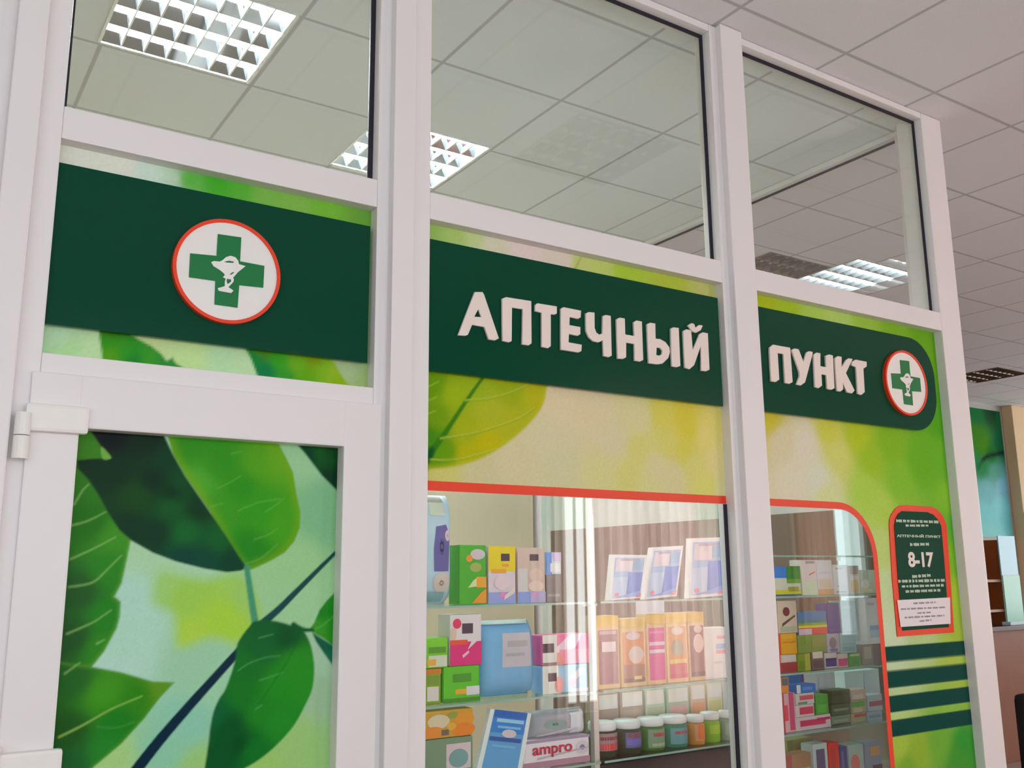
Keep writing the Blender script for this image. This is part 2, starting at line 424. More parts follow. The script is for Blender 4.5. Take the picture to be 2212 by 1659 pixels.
frame_member('transom', X0, X1, 0.001, .08, ZD-.012, ZC, P)
for (a, c) in ((X2, X3), (XO, XR)): frame_member('sill', a, c, 0.001, .08, 0, .09, P)

def pane_window(n, a, c, z0, z1, gasket=True):
    w = thing('window_%d' % n, ((a+c)/2, YG, z0), kind='structure')
    MB().box(a, c, YG, YG+.006, z0, z1, M_GLASS).build('pane', w)
    if gasket:
        g = .015; b = MB()
        b.box(c-g, c, YG-.005, YG-.0005, z0, z1, M_GASKET); b.box(a, a+g*.6, YG-.005, YG-.0005, z0, z1, M_GASKET)
        b.box(a+g*.6, c-g, YG-.005, YG-.0005, z1-g, z1, M_GASKET); b.build('gasket', w)
    return w
pane_window(1, X0, X1, ZA, ZT); pane_window(2, X2, X3, ZA, ZT); pane_window(3, XO, XR, ZA, ZT)
W4 = pane_window(4, X0, X1, ZC, ZB, False)
W5 = pane_window(5, X2, X3, .09, ZB, False)
W6 = pane_window(6, XO, XR, .09, ZB, False)

# return wall of the kiosk on the right (its panes look out into the hall)
R_ = thing('trim_2', (X5-.065, KD/2, 0), kind='structure')
xa, xb = X5-.085, X5-.005
def rmember(name, y0, y1, z0, z1): return MB().box(xa, xb, y0, y1, z0, z1, M_PVC, .003).build(name, R_)
ys = [.13, 1.62, 3.11]
rmember('head', .13, KD+.1, ZT, TOP); rmember('transom', .13, KD+.1, ZB, ZA); rmember('sill', .13, KD+.1, 0, .09)
rmember('jamb', .13, .185, .09, ZB); rmember('jamb', .13, .185, ZA, ZT)
rmember('jamb', 3.165, KD+.1, .09, ZB); rmember('jamb', 3.165, KD+.1, ZA, ZT)
def rpane(n, y0, y1, z0, z1, film0=None):
    w = thing('window_%d' % n, (X5-.04, (y0+y1)/2, z0), kind='structure')
    MB().box(X5-.045, X5-.039, y0, y1, z0, z1, M_GLASS).build('pane', w)
    b = MB(); b.box(X5-.05, X5-.0455, y0, y1, z1-.012, z1, M_GASKET); b.build('gasket', w)
    if film0: MB().box(X5-.0388, X5-.0378, y0, y1, film0, z1, cloth('backlit_film', (240, 244, 244), .6)).build('printed_film', w)
rpane(7, .185, 3.165, ZA, ZT); rpane(8, .185, 3.165, .09, ZB, 1.897)

# ------------------------------------------------------------------ door leaf
DL, DR = PY(66, 850, -.012)[0], PY(825, 876, -.012)[0]
DG0, DG1 = PY(172, 925, -.012)[0], PY(743, 975, -.012)[0]
DZ = ZD; GZ = PY(450, 944, -.012)[2]
D = thing('door_1', ((DL+DR)/2, 0, 0), kind='structure')
def dm(name, x0, x1, z0, z1): return MB().box(x0, x1, -.012, .055, z0, z1, M_PVC, .004).build(name, D)
dm('stile', DL, DG0, .01, DZ); dm('stile', DG1, DR, .01, DZ); dm('rail', DG0-.003, DG1+.003, GZ, DZ); dm('rail', DG0-.003, DG1+.003, .01, .2)
MB().box(DG0, DG1, .030, .036, .2, GZ, M_GLASS).build('pane', D)
def hinge(z, ln=.105):
    h = MB(); x = DL-.012
    h.tube((x, -.03, z-ln), (x, -.03, z-ln*.02), .0165, M_WHITE, 18); h.tube((x, -.03, z+ln*.02), (x, -.03, z+ln), .0165, M_WHITE, 18)
    h.box(x+.004, x+.135, -.030, -.011, z+.012, z+.075, M_WHITE, .008)
    h.build('hinge', D)
hz = (PY(38, 940, -.03)[2]); hinge(hz, PY(38, 890, -.03)[2]-hz)
hinge(PY(20, 1628, -.03)[2]-.075, .09)

# ------------------------------------------------------------------ printed film
def sdist(px, pz, poly):
    """signed distance (inside > 0) from points to a closed polygon"""
    poly = np.asarray(poly, float); n = len(poly)
    best = np.full(px.shape, 1e9); ins = np.zeros(px.shape, bool)
    for i in range(n):
        ax, ay = poly[i]; bx, by = poly[(i+1) % n]; ex, ey = bx-ax, by-ay
        wx, wy = px-ax, pz-ay; L = ex*ex+ey*ey+1e-12
        t = np.clip((wx*ex+wy*ey)/L, 0, 1); dx, dy = wx-ex*t, wy-ey*t
        best = np.minimum(best, dx*dx+dy*dy)
        c = ((ay > pz) != (by > pz)) & (px < (bx-ax)*(pz-ay)/((by-ay) if by != ay else 1e-12)+ax)
        ins ^= c
    d = np.sqrt(best); return np.where(ins, d, -d)
def pdist(px, pz, line):
    best = np.full(px.shape, 1e9); arc = np.zeros(px.shape); n = len(line)-1
    for i in range(n):
        ax, ay = line[i]; bx, by = line[i+1]; ex, ey = bx-ax, by-ay; wx, wy = px-ax, pz-ay
        t = np.clip((wx*ex+wy*ey)/(ex*ex+ey*ey+1e-12), 0, 1); dx, dy = wx-ex*t, wy-ey*t; q = dx*dx+dy*dy
        arc = np.where(q < best, (i+t)/n, arc); best = np.minimum(best, q)
    return np.sqrt(best), arc
def smooth(pts, k=5, closed=True):
    p = np.asarray(pts, float); n = len(p); out = []
    for i in range(n if closed else n-1):
        g = (lambda j: p[j % n]) if closed else (lambda j: p[min(max(j, 0), n-1)])
        a, b, c, d = g(i-1), g(i), g(i+1), g(i+2)
        for j in range(k):
            t = j/k; out.append(.5*((2*b)+(c-a)*t+(2*a-5*b+4*c-d)*t*t+(3*b-a-3*c+d)*t**3))
    if not closed: out.append(p[-1])
    return np.array(out)
def fill(px, pz, cps, power=4.0):
    """colour blended from control spots [(x, z, rgb)]"""
    num = np.zeros((len(px), 3)); den = np.zeros(len(px))
    for (u, v, c) in cps:
        w = 1.0/(((px-u)**2+(pz-v)**2)+4e-4)**(power/2)
        num += w[:, None]*lin(c); den += w
    return num/den[:, None]
class Art:
    """the printed picture, laid out in the film's own (x, z)"""
    def __init__(s, y): s.y = y; s.layers = []
    def P(s, pts): return np.array(xz(pts, s.y))
    def spots(s, sp):
        return [(*s.P([(u, v)])[0], c) for (u, v, c) in sp]
    def base(s, sp): s.layers.append(('base', s.spots(sp)))
    def shape(s, pts, sp, edge=.004, sm=True, rim=None, rimw=.02):
        pts = s.P(smooth(pts) if sm else pts); s.layers.append(('shape', pts, s.spots(sp), edge, rim, rimw))
    def line(s, pts, w0, w1, c, op=1.0, edge=.0026): s.layers.append(('line', s.P(smooth(pts, 5, False)), w0, w1, c, op, edge))
    def paint(s, px, pz):
        col = np.zeros((len(px), 3))
        for L in s.layers:
            if L[0] == 'base': col = fill(px, pz, L[1])
            elif L[0] == 'shape':
                _, poly, sp, e, rim, rw = L; (x0, z0), (x1, z1) = poly.min(0)-.06-e, poly.max(0)+.06+e
                k = np.where((px > x0) & (px < x1) & (pz > z0) & (pz < z1))[0]
                if not len(k): continue
                d = sdist(px[k], pz[k], poly); a = np.clip(d/(2*e)+.5, 0, 1); a = a*a*(3-2*a)
                c = fill(px[k], pz[k], sp)
                if rim is not None:
                    r = np.clip(1-d/rw, 0, 1)[:, None]**1.5*.75; c = c*(1-r)+lin(rim)*r
                col[k] = col[k]*(1-a[:, None])+c*a[:, None]
            else:
                _, ln, w0, w1, c, op, e = L; (x0, z0), (x1, z1) = ln.min(0)-.03, ln.max(0)+.03
                k = np.where((px > x0) & (px < x1) & (pz > z0) & (pz < z1))[0]
                if not len(k): continue
                d, t = pdist(px[k], pz[k], ln); w = w0+(w1-w0)*t
                a = np.clip((w/2-d)/(2*e)+.5, 0, 1)*op
                col[k] = col[k]*(1-a[:, None])+lin(c)*a[:, None]
        return np.clip(col/FILM_K, 0, .86)
def film(art, x0, x1, z0, z1, step, parent, holes=(), name='printed_film', y=None):
    y = art.y if y is None else y
    nx = int((x1-x0)/step[0])+1; nz = int((z1-z0)/step[1])+1
    gx = np.linspace(x0, x1, nx+1); gz = np.linspace(z0, z1, nz+1)
    PX, PZ_ = np.meshgrid(gx, gz); px, pz = PX.ravel(), PZ_.ravel()
    col = art.paint(px, pz); rng = np.random.default_rng(3); col *= (1+rng.normal(0, .02, (len(px), 1)))
    org = np.array(parent['_o'])
    V = np.stack([px-org[0], np.full_like(px, y-org[1]), pz-org[2]], -1)
    i, j = np.meshgrid(np.arange(nx), np.arange(nz)); i, j = i.ravel(), j.ravel(); s = nx+1
    F = np.stack([j*s+i, j*s+i+1, (j+1)*s+i+1, (j+1)*s+i], -1)
    if len(holes):
        cx = (gx[i]+gx[i+1])/2; cz = (gz[j]+gz[j+1])/2; keep = np.ones(len(F), bool)
        for h in holes: keep &= sdist(cx, cz, h) < 0
        F = F[keep]
    me = bpy.data.meshes.new(name); me.vertices.add(len(V)); me.vertices.foreach_set('co', V.ravel())
    me.loops.add(F.size); me.loops.foreach_set('vertex_index', F.ravel().astype(np.int32))
    me.polygons.add(len(F)); me.polygons.foreach_set('loop_start', np.arange(0, F.size, 4, dtype=np.int32))
    me.update(calc_edges=True); me.validate()
    at = me.color_attributes.new('print', 'FLOAT_COLOR', 'POINT')
    at.data.foreach_set('color', np.c_[col, np.ones(len(col))].ravel().astype(np.float32))
    me.materials.append(M_FILM); me.materials.append(M_FILMBACK)
    o = bpy.data.objects.new(name, me); C.objects.link(o); o.parent = parent; o['_o'] = parent['_o']
    return o
# --- door film
A = Art(.029)
A.base([(660, 960, (150, 200, 150)), (700, 1110, (122, 182, 132)), (640, 1230, (150, 200, 140)), (300, 1290, (168, 212, 192)), (260, 1400, (168, 212, 188)),
        (250, 1440, (172, 212, 195)), (420, 1440, (150, 200, 165)), (330, 1200, (165, 208, 165)), (350, 1620, (135, 198, 165)), (410, 1560, (135, 198, 172)),
        (430, 1659, (150, 200, 120)), (560, 1655, (150, 198, 105)), (640, 1600, (148, 196, 118)), (690, 1500, (152, 190, 150)), (710, 1420, (160, 200, 165)),
        (650, 1300, (152, 202, 150)), (240, 1645, (160, 205, 130)), (470, 1480, (150, 205, 165))])
A.shape([(345, 1235), (440, 1250), (520, 1240), (560, 1300), (560, 1350), (515, 1390), (455, 1380), (385, 1398), (372, 1330), (330, 1300)],
        [(400, 1290, (150, 200, 80)), (480, 1340, (160, 206, 62)), (420, 1370, (165, 205, 70)), (540, 1280, (150, 200, 100)), (350, 1270, (152, 202, 110))], .022)
A.shape([(140, 900), (200, 915), (240, 985), (283, 1165), (274, 1210), (263, 1260), (248, 1288), (261, 1300), (259, 1332), (252, 1358), (225, 1408), (198, 1442), (100, 1450)],
        [(200, 960, (60, 130, 30)), (195, 1130, (38, 112, 25)), (250, 1160, (62, 142, 35)), (240, 1230, (42, 130, 32)), (170, 1280, (36, 88, 36)), (230, 1330, (34, 128, 30)), (160, 1380, (34, 84, 34)), (215, 1400, (46, 132, 30)), (230, 1040, (48, 120, 30))],
        .0035, False, rim=(96, 160, 50), rimw=.012)
A.shape([(100, 1425), (198, 1440), (262, 1452), (330, 1472), (377, 1474), (345, 1508), (312, 1552), (262, 1607), (205, 1655), (180, 1680), (80, 1720)],
        [(160, 1470, (36, 100, 36)), (225, 1500, (64, 148, 30)), (300, 1500, (46, 130, 24)), (250, 1560, (30, 124, 34)), (150, 1580, (36, 86, 34)), (230, 1620, (40, 130, 44)), (345, 1482, (92, 146, 30)), (150, 1650, (36, 100, 48))],
        .003, False, rim=(84, 150, 40), rimw=.01)
for pts in ([(155, 1135), (190, 1125), (228, 1106)], [(152, 1208), (200, 1186), (250, 1160)], [(150, 1268), (200, 1258), (232, 1230), (262, 1200)],
            [(145, 1369), (180, 1354), (205, 1342), (240, 1318)], [(140, 1455), (172, 1432)], [(160, 1090), (178, 1060), (192, 1046)], [(210, 1390), (225, 1382)]):
    A.line(pts, .0042, .002, (150, 200, 110), .6)
A.line([(128, 1592), (180, 1566), (240, 1532), (306, 1504)], .0042, .002, (150, 195, 90), .85)
A.line([(210, 1570), (250, 1572), (290, 1560)], .002, .0015, (90, 160, 70), .5)
# big folded leaf: lit half, then the shaded half
A.shape([(350, 900), (596, 940), (603, 960), (619, 990), (633, 1020), (641, 1070), (649, 1105), (648, 1139), (636, 1169), (615, 1194), (580, 1214), (545, 1230), (530, 1233), (505, 1205), (455, 1108), (400, 1028), (374, 982)],
        [(400, 960, (50, 142, 26)), (480, 1000, (48, 144, 26)), (560, 1000, (80, 158, 24)), (470, 1100, (58, 150, 30)), (560, 1100, (50, 150, 22)), (540, 1190, (34, 132, 24)), (610, 1130, (66, 156, 22)), (425, 1050, (78, 164, 44)), (600, 990, (96, 165, 24)), (520, 1050, (44, 142, 24))],
        .003, False, rim=(112, 165, 14), rimw=.03)
for pts in ([(470, 1055), (500, 1040), (520, 1028)], [(515, 1103), (560, 1085), (605, 1078)], [(575, 1105), (600, 1088), (612, 1078)], [(550, 1165), (580, 1155), (600, 1140)],
            [(530, 1218), (565, 1205), (600, 1175)], [(455, 1095), (480, 1088)], [(500, 980), (520, 975)]): A.line(pts, .003, .002, (110, 185, 70), .5)
A.shape([(186, 918), (214, 958), (236, 990), (200, 991), (166, 994), (168, 1012), (190, 1035), (212, 1068), (236, 1112), (258, 1145), (284, 1168), (330, 1194), (380, 1213), (440, 1228), (490, 1236), (520, 1233), (534, 1226), (515, 1200), (490, 1160), (455, 1108), (430, 1072), (400, 1028), (374, 982), (352, 935), (345, 905)],
        [(240, 940, (20, 24, 26)), (320, 950, (20, 44, 28)), (360, 990, (14, 62, 34)), (390, 1040, (16, 72, 36)), (250, 1020, (16, 50, 28)), (300, 1070, (26, 72, 28)), (330, 1040, (14, 46, 30)), (370, 1090, (20, 92, 36)), (400, 1150, (20, 100, 40)),
         (340, 1150, (14, 56, 34)), (440, 1205, (8, 70, 50)), (500, 1210, (8, 62, 40)), (470, 1165, (16, 92, 36)), (430, 1100, (14, 56, 30)), (280, 1140, (16, 54, 32)), (400, 1205, (10, 64, 52)), (370, 1070, (12, 44, 26))], .003, False)
A.shape([(218, 965), (233, 978), (240, 990), (222, 991)], [(230, 985, (110, 170, 70))], .002)
A.shape([(632, 940), (640, 958), (660, 981), (695, 1027), (728, 1060), (760, 1070), (760, 930)], [(650, 960, (10, 62, 32)), (690, 980, (16, 92, 28)), (720, 975, (14, 70, 26)), (715, 1035, (10, 52, 30)), (720, 960, (8, 66, 24)), (670, 985, (8, 56, 34))], .004, False)
A.line([(533, 1226), (541, 1280), (551, 1345)], .014, .018, (66, 146, 110), 1, .003)
A.line([(734, 1185), (690, 1228), (640, 1278), (600, 1318), (560, 1352)], .009, .020, (20, 72, 70), 1, .002)
A.line([(516, 1406), (460, 1468), (400, 1535), (340, 1605), (282, 1680)], .019, .027, (18, 44, 62), 1, .002)
A.shape([(668, 1360), (679, 1345), (690, 1318), (706, 1297), (722, 1281), (750, 1260), (750, 1420), (718, 1394), (700, 1380), (682, 1370)],
        [(700, 1320, (26, 132, 30)), (715, 1360, (36, 140, 30)), (720, 1300, (34, 138, 30)), (690, 1360, (60, 150, 40))], .003, False)
A.shape([(674, 1366), (700, 1382), (718, 1394), (750, 1420), (750, 1470), (718, 1437), (699, 1410), (682, 1385)], [(700, 1395, (18, 92, 66)), (718, 1420, (24, 110, 80))], .003, False)
A.line([(672, 1362), (695, 1352), (722, 1330)], .003, .002, (90, 180, 70), .7)
A.line([(634, 1350), (655, 1360), (676, 1361)], .014, .008, (12, 84, 40), 1, .003)
A.shape([(548, 1343), (567, 1340), (585, 1340), (610, 1345), (638, 1354), (655, 1362), (670, 1389), (677, 1421), (679, 1451), (674, 1490), (658, 1526), (633, 1570), (594, 1613), (557, 1643), (520, 1665), (480, 1690), (436, 1690), (442, 1659), (450, 1607), (454, 1572), (461, 1538), (473, 1510), (486, 1490), (500, 1453), (509, 1421), (512, 1393), (523, 1373), (537, 1355)],
        [(570, 1360, (16, 92, 40)), (620, 1375, (12, 80, 36)), (560, 1400, (18, 98, 42)), (640, 1430, (40, 138, 30)), (655, 1470, (40, 140, 34)), (600, 1480, (36, 138, 32)), (540, 1440, (20, 112, 34)), (520, 1500, (26, 118, 34)), (560, 1540, (34, 130, 36)), (500, 1570, (14, 82, 38)),
         (480, 1630, (16, 84, 40)), (540, 1620, (22, 116, 40)), (600, 1560, (36, 136, 40)), (470, 1540, (18, 96, 50)), (520, 1610, (12, 72, 32))], .0035, True)
for pts in ([(515, 1448), (540, 1432), (575, 1420), (605, 1417)], [(560, 1470), (590, 1460), (612, 1452)], [(552, 1532), (565, 1524)], [(560, 1378), (590, 1370)]): A.line(pts, .0025, .0012, (90, 170, 100), .6)
A.line([(640, 1390), (620, 1430), (590, 1475), (560, 1520)], .003, .0015, (12, 90, 28), .6)
o = film(A, DG0, DG1, .2, GZ, (.0032, .0032), D)

# --- strip above and below the sign over the door
YF = YG-.001
A = Art(YF)
A.base([(150, 330, (215, 219, 205)), (260, 355, (218, 222, 208)), (330, 375, (200, 222, 205)), (376, 385, (190, 214, 190)), (402, 388, (84, 178, 52)), (470, 392, (70, 172, 46)), (520, 405, (88, 176, 56)), (570, 420, (122, 182, 78)), (640, 440, (128, 182, 78)), (700, 450, (116, 182, 60)), (790, 470, (108, 164, 64)),
        (130, 725, (176, 215, 175)), (150, 750, (170, 212, 150)), (200, 755, (185, 220, 165)), (330, 735, (190, 214, 150)), (420, 770, (188, 220, 150)), (470, 780, (176, 218, 168)), (520, 790, (184, 218, 168)), (760, 790, (165, 190, 140)), (790, 815, (156, 184, 118))])
A.shape([(212, 695), (216, 735), (221, 772), (216, 785), (404, 805), (394, 793), (380, 785), (372, 773), (360, 780), (348, 764), (326, 747), (303, 735), (284, 722), (272, 700)],
        [(235, 740, (52, 148, 34)), (270, 760, (48, 150, 40)), (320, 775, (60, 152, 44)), (240, 765, (86, 156, 30)), (290, 780, (30, 130, 50)), (360, 788, (46, 140, 60)), (240, 715, (58, 118, 24))], .004, False)
A.shape([(522, 735), (528, 749), (543, 777), (557, 815), (760, 850), (753, 832), (739, 813), (723, 785), (708, 762)],
        [(550, 780, (20, 132, 60)), (575, 800, (16, 122, 74)), (600, 780, (54, 160, 34)), (640, 790, (110, 172, 36)), (660, 810, (96, 166, 26)), (620, 810, (50, 150, 46)), (700, 795, (120, 178, 40)), (740, 825, (136, 174, 22)), (720, 800, (146, 182, 40)), (570, 755, (80, 132, 20)), (680, 775, (122, 150, 20))], .004, False)
film(A, X0, X1, ZC, ZB, (.0055, .005), W4)

# --- middle pane
A = Art(YF)
ZO1 = np.mean([PY(928, 1040, YF)[2], PY(1578, 1071, YF)[2]]); ZO0 = ZO1-.0275
A.base([(940, 485, (150, 186, 96)), (980, 495, (166, 196, 110)), (1030, 505, (186, 205, 140)), (1060, 520, (208, 206, 180)), (1130, 535, (220, 204, 198)), (1220, 560, (216, 204, 190)), (1250, 570, (190, 200, 120)), (1300, 580, (186, 202, 110)), (1350, 590, (164, 196, 60)), (1440, 612, (172, 190, 66)), (1540, 632, (186, 190, 112)),
        (1210, 870, (214, 200, 162)), (1290, 900, (212, 199, 160)), (1330, 950, (206, 200, 160)), (1190, 950, (205, 200, 160)), (1110, 1000, (205, 198, 155)), (1210, 1000, (200, 198, 155)), (940, 1030, (198, 196, 112)), (1050, 1035, (200, 195, 150)), (1380, 900, (206, 202, 150)),
        (1430, 895, (206, 200, 90)), (1480, 900, (208, 196, 66)), (1490, 930, (206, 198, 68)), (1550, 890, (212, 202, 112)), (1520, 940, (216, 205, 120)), (1550, 1000, (216, 204, 140)), (1560, 1050, (212, 206, 150)),
        (1380, 970, (204, 202, 118)), (1440, 960, (206, 202, 110)), (1360, 1030, (204, 202, 120)), (1300, 1030, (204, 202, 140)), (1450, 1030, (206, 200, 150)), (1420, 1010, (206, 202, 150)), (1500, 1000, (208, 204, 120)), (1530, 1050, (208, 208, 110)), (1400, 1055, (204, 204, 140)), (1480, 970, (204, 198, 84))])
A.line([(1240, 585), (1258, 550)], .007, .004, (150, 180, 70), 1, .004)
A.shape([(915, 790), (1060, 795), (1178, 820), (1180, 840), (1178, 858), (1167, 886), (1141, 918), (1108, 948), (1071, 974), (1030, 995), (981, 1008), (929, 1014), (905, 1014)],
        [(940, 830, (104, 152, 20)), (980, 850, (150, 176, 28)), (1030, 830, (148, 174, 34)), (1100, 840, (150, 170, 30)), (1160, 850, (176, 176, 30)), (1060, 890, (168, 178, 42)), (1000, 930, (160, 174, 30)), (1100, 920, (170, 176, 36)), (945, 900, (112, 154, 24)), (935, 950, (70, 140, 26)), (960, 975, (100, 152, 20)), (1060, 960, (184, 178, 22)), (1010, 985, (176, 176, 20)), (935, 1000, (96, 150, 24))],
        .006, True, rim=(186, 184, 40), rimw=.02)
A.line([(1046, 812), (1010, 862), (965, 930), (940, 965), (922, 995)], .009, .022, (52, 120, 24), .95, .003)
A.line([(925, 985), (932, 972)], .03, .02, (16, 84, 40), .9, .006)
for pts in ([(1005, 866), (1060, 861), (1105, 848), (1150, 828)], [(952, 948), (1020, 938), (1080, 920), (1120, 905), (1155, 882)], [(930, 994), (985, 994), (1030, 984), (1070, 972)]):
    A.line(pts, .006, .002, (120, 160, 24), .8); A.line([(u, v-2) for u, v in pts], .003, .0025, (200, 205, 90), .6)
for pts in ([(926, 835), (948, 824)], [(926, 865), (944, 857)], [(926, 893), (940, 888)]): A.line(pts, .003, .002, (160, 200, 70), .8)
film(A, X2, X3, ZO0+.004, ZB, (.0045, .0045), W5)
MB().box(X2, X3, YF-.0015, YF-.0003, ZO0, ZO1, M_ORANGE).build('border', W5)
MB().box(X3-.014, X3, YG-.006, YG-.0005, .09, ZO0-.001, M_GASKET).build('gasket', W5)

# --- right pane with the rounded window in the print
A = Art(YF)
A.base([(1650, 648, (168, 184, 36)), (1700, 660, (160, 190, 46)), (1760, 678, (166, 200, 90)), (1810, 690, (172, 204, 104)), (1870, 705, (150, 192, 70)), (1930, 722, (124, 178, 44)), (2000, 735, (104, 166, 34)), (2030, 740, (92, 160, 40)),
        (1665, 905, (196, 186, 60)), (1690, 950, (208, 202, 165)), (1740, 960, (212, 208, 186)), (1720, 1040, (212, 208, 182)), (1765, 1040, (206, 212, 190)), (1790, 930, (196, 200, 80)), (1810, 980, (200, 206, 112)), (1780, 1070, (204, 212, 150)), (1850, 940, (172, 194, 44)), (1880, 990, (150, 190, 44)), (1870, 1060, (166, 204, 80)),
        (1920, 960, (128, 182, 40)), (1940, 1040, (128, 188, 52)), (1990, 1000, (104, 176, 40)), (2030, 900, (84, 166, 34)), (2010, 800, (100, 170, 30)), (2040, 1000, (104, 178, 44)), (2055, 1080, (128, 190, 50)), (2060, 1140, (92, 178, 56)), (2065, 1210, (120, 186, 44)), (2075, 1290, (160, 196, 56)), (2080, 1370, (160, 190, 66)),
        (1905, 1100, (170, 204, 84)), (1905, 1180, (184, 208, 120)), (1918, 1280, (190, 212, 160)), (1925, 1375, (196, 214, 178)), (1990, 1385, (176, 204, 140)), (1930, 1440, (186, 210, 166)), (2060, 1425, (168, 196, 84)), (1935, 1500, (180, 206, 150)), (2070, 1480, (160, 192, 80)), (2060, 1530, (136, 188, 76)), (1935, 1545, (172, 204, 130)),
        (1945, 1610, (158, 190, 70)), (1980, 1620, (140, 176, 56)), (2030, 1600, (110, 172, 60)), (2080, 1600, (56, 152, 56)), (2070, 1650, (70, 152, 52)), (1960, 1655, (120, 168, 50))])
for (a, b, c, d) in ((1395, 1384, 1430, 1414), (1448, 1433, 1487, 1465), (1503, 1483, 1540, 1515), (1557, 1532, 1593, 1565)):
    z1 = np.mean([PY(1925, a, YF)[2], PY(2095, b, YF)[2]]); z0 = np.mean([PY(1928, c, YF)[2], PY(2100, d, YF)[2]])
    A.layers.append(('shape', np.array([(3.2, z0), (4.2, z0), (4.2, z1), (3.2, z1)]), [(3.5, z0, (22, 70, 62)), (3.9, z0, (26, 72, 64))], .0022, None, .01))
# the orange outline of the window: along the top, round the corner, down
BW = .026
xr = [PY(u, v, YF)[0] for u, v in ((1903, 1300), (1914, 1480), (1921, 1640))]; XB = float(np.mean(xr))
rc = .20; path = [(XO, (ZO0+ZO1)/2)]
zc_, xc_ = (ZO0+ZO1)/2-rc, XB-rc
path += [(xc_+rc*math.cos(t), zc_+rc*math.sin(t)) for t in np.linspace(math.pi/2, 0, 14)]
path += [(XB, 1.0), (XB, .3)]
hole = path+[(XO-.1, .3), (XO-.1, (ZO0+ZO1)/2)]
film(A, XO, XR, .09, ZB, (.0065, .0055), W6, [hole])
pn = np.array(path); tn = np.gradient(pn, axis=0); tn /= np.linalg.norm(tn, axis=1)[:, None]; nn = np.stack([-tn[:, 1], tn[:, 0]], -1)
b = MB()
for i in range(len(pn)-1):
    q = [pn[i]+nn[i]*BW/2, pn[i+1]+nn[i+1]*BW/2, pn[i+1]-nn[i+1]*BW/2, pn[i]-nn[i]*BW/2]
    b.prism([tuple(p) for p in q], YF-.0015, YF-.0003, M_ORANGE)
b.build('border', W6)
b = MB().box(XB-BW/2, XR, YF-.0015, YF-.0003, .3-BW/2, .3+BW/2, M_ORANGE)

# ------------------------------------------------------------------ sign boards, letters and badges
YB = .018                       # face of the green boards
YL = .008                       # face of the letters
def zmean(pts, y): return float(np.mean([PY(u, v, y)[2] for u, v in pts]))
BZ1 = zmean([(130, 352), (800, 487), (935, 517), (1555, 645), (1645, 664)], YB)
BZ0 = zmean([(100, 702), (795, 778), (930, 803), (1565, 877), (1655, 891)], YB)
def board(x0, x1, label, end=None):
    t = thing('sign_board', ((x0+x1)/2, YB+.008, BZ0), label, 'sign', 'green pharmacy sign boards')
    poly = [(x0, BZ0), (x1, BZ0), (x1, BZ1), (x0, BZ1)]
    if end:
        r = end; poly = [(x0, BZ0)]+[(x1-r+r*math.sin(a), BZ0+r-r*math.cos(a)) for a in np.linspace(0, math.pi/2, 12)]
        poly += [(x1-r+r*math.cos(a), BZ1-r+r*math.sin(a)) for a in np.linspace(0, math.pi/2, 12)]+[(x0, BZ1)]
    MB().prism(poly, YB, YB+.009, M_SIGN).build('panel', t)
    for fx in (.2, .8):
        for fz in (.3, .7):
            b = MB(); b.tube((x0+(x1-x0)*fx, YB+.009, BZ0+(BZ1-BZ0)*fz), (x0+(x1-x0)*fx, YF, BZ0+(BZ1-BZ0)*fz), .008, M_STEEL, 10); b.build('standoff', t)
    return t
S1 = board(X0+.001, X1-.012, 'green sign board with a large round cross badge above the door')
S2 = board(X2+.001, X3-.012, 'green sign board with the long white word in the middle pane')
xe = PY(2020, 830, YB)[0]
S3 = board(XO+.001, xe, 'green sign board with a rounded right end and a small oval badge', .16)
def zo(ox, oy, k, pts): return [(ox+u/k, oy+v/k) for u, v in pts]
LET2 = [
 zo(960, 600, 6.506, [(430, 197), (540, 197), (562, 235), (770, 850), (715, 880), (625, 865), (565, 690), (395, 660), (335, 800), (300, 815), (195, 805)]),
 zo(960, 600, 6.506, [(815, 290), (870, 268), (1225, 325), (1230, 920), (1190, 950), (1095, 935), (1105, 440), (955, 418), (950, 890), (910, 908), (820, 885)]),
 zo(960, 600, 6.506, [(1280, 380), (1310, 355), (1585, 400), (1585, 500), (1555, 518), (1500, 510), (1500, 960), (1460, 990), (1370, 970), (1370, 490), (1280, 468)]),
 zo(960, 600, 6.506, [(1640, 430), (1680, 410), (1925, 460), (1920, 555), (1885, 577), (1765, 550), (1762, 662), (1915, 690), (1915, 792), (1880, 815), (1755, 790), (1750, 905), (1935, 938), (1930, 1030), (1890, 1050), (1640, 1010)]),
 zo(1260, 640, 6.9125, [(40, 255), (85, 232), (172, 240), (175, 470), (200, 540), (245, 570), (290, 550), (295, 290), (340, 275), (415, 290), (430, 885), (385, 910), (305, 890), (295, 658), (230, 690), (150, 670), (85, 610), (45, 510)]),
 zo(1260, 640, 6.9125, [(500, 340), (550, 315), (625, 330), (632, 568), (765, 590), (755, 385), (800, 358), (880, 375), (900, 950), (855, 975), (770, 960), (765, 712), (645, 690), (645, 910), (600, 935), (515, 930)]),
 zo(1260, 640, 6.9125, [(955, 415), (1005, 392), (1080, 405), (1085, 630), (1150, 635), (1230, 680), (1290, 760), (1300, 830), (1275, 920), (1190, 1005), (1120, 1017), (980, 1000)]),
 zo(1260, 640, 6.9125, [(1495, 515), (1545, 490), (1615, 505), (1640, 800), (1740, 560), (1790, 535), (1865, 550), (1890, 1095), (1840, 1120), (1765, 1110), (1760, 740), (1660, 1030), (1590, 1090), (1520, 1065)])]
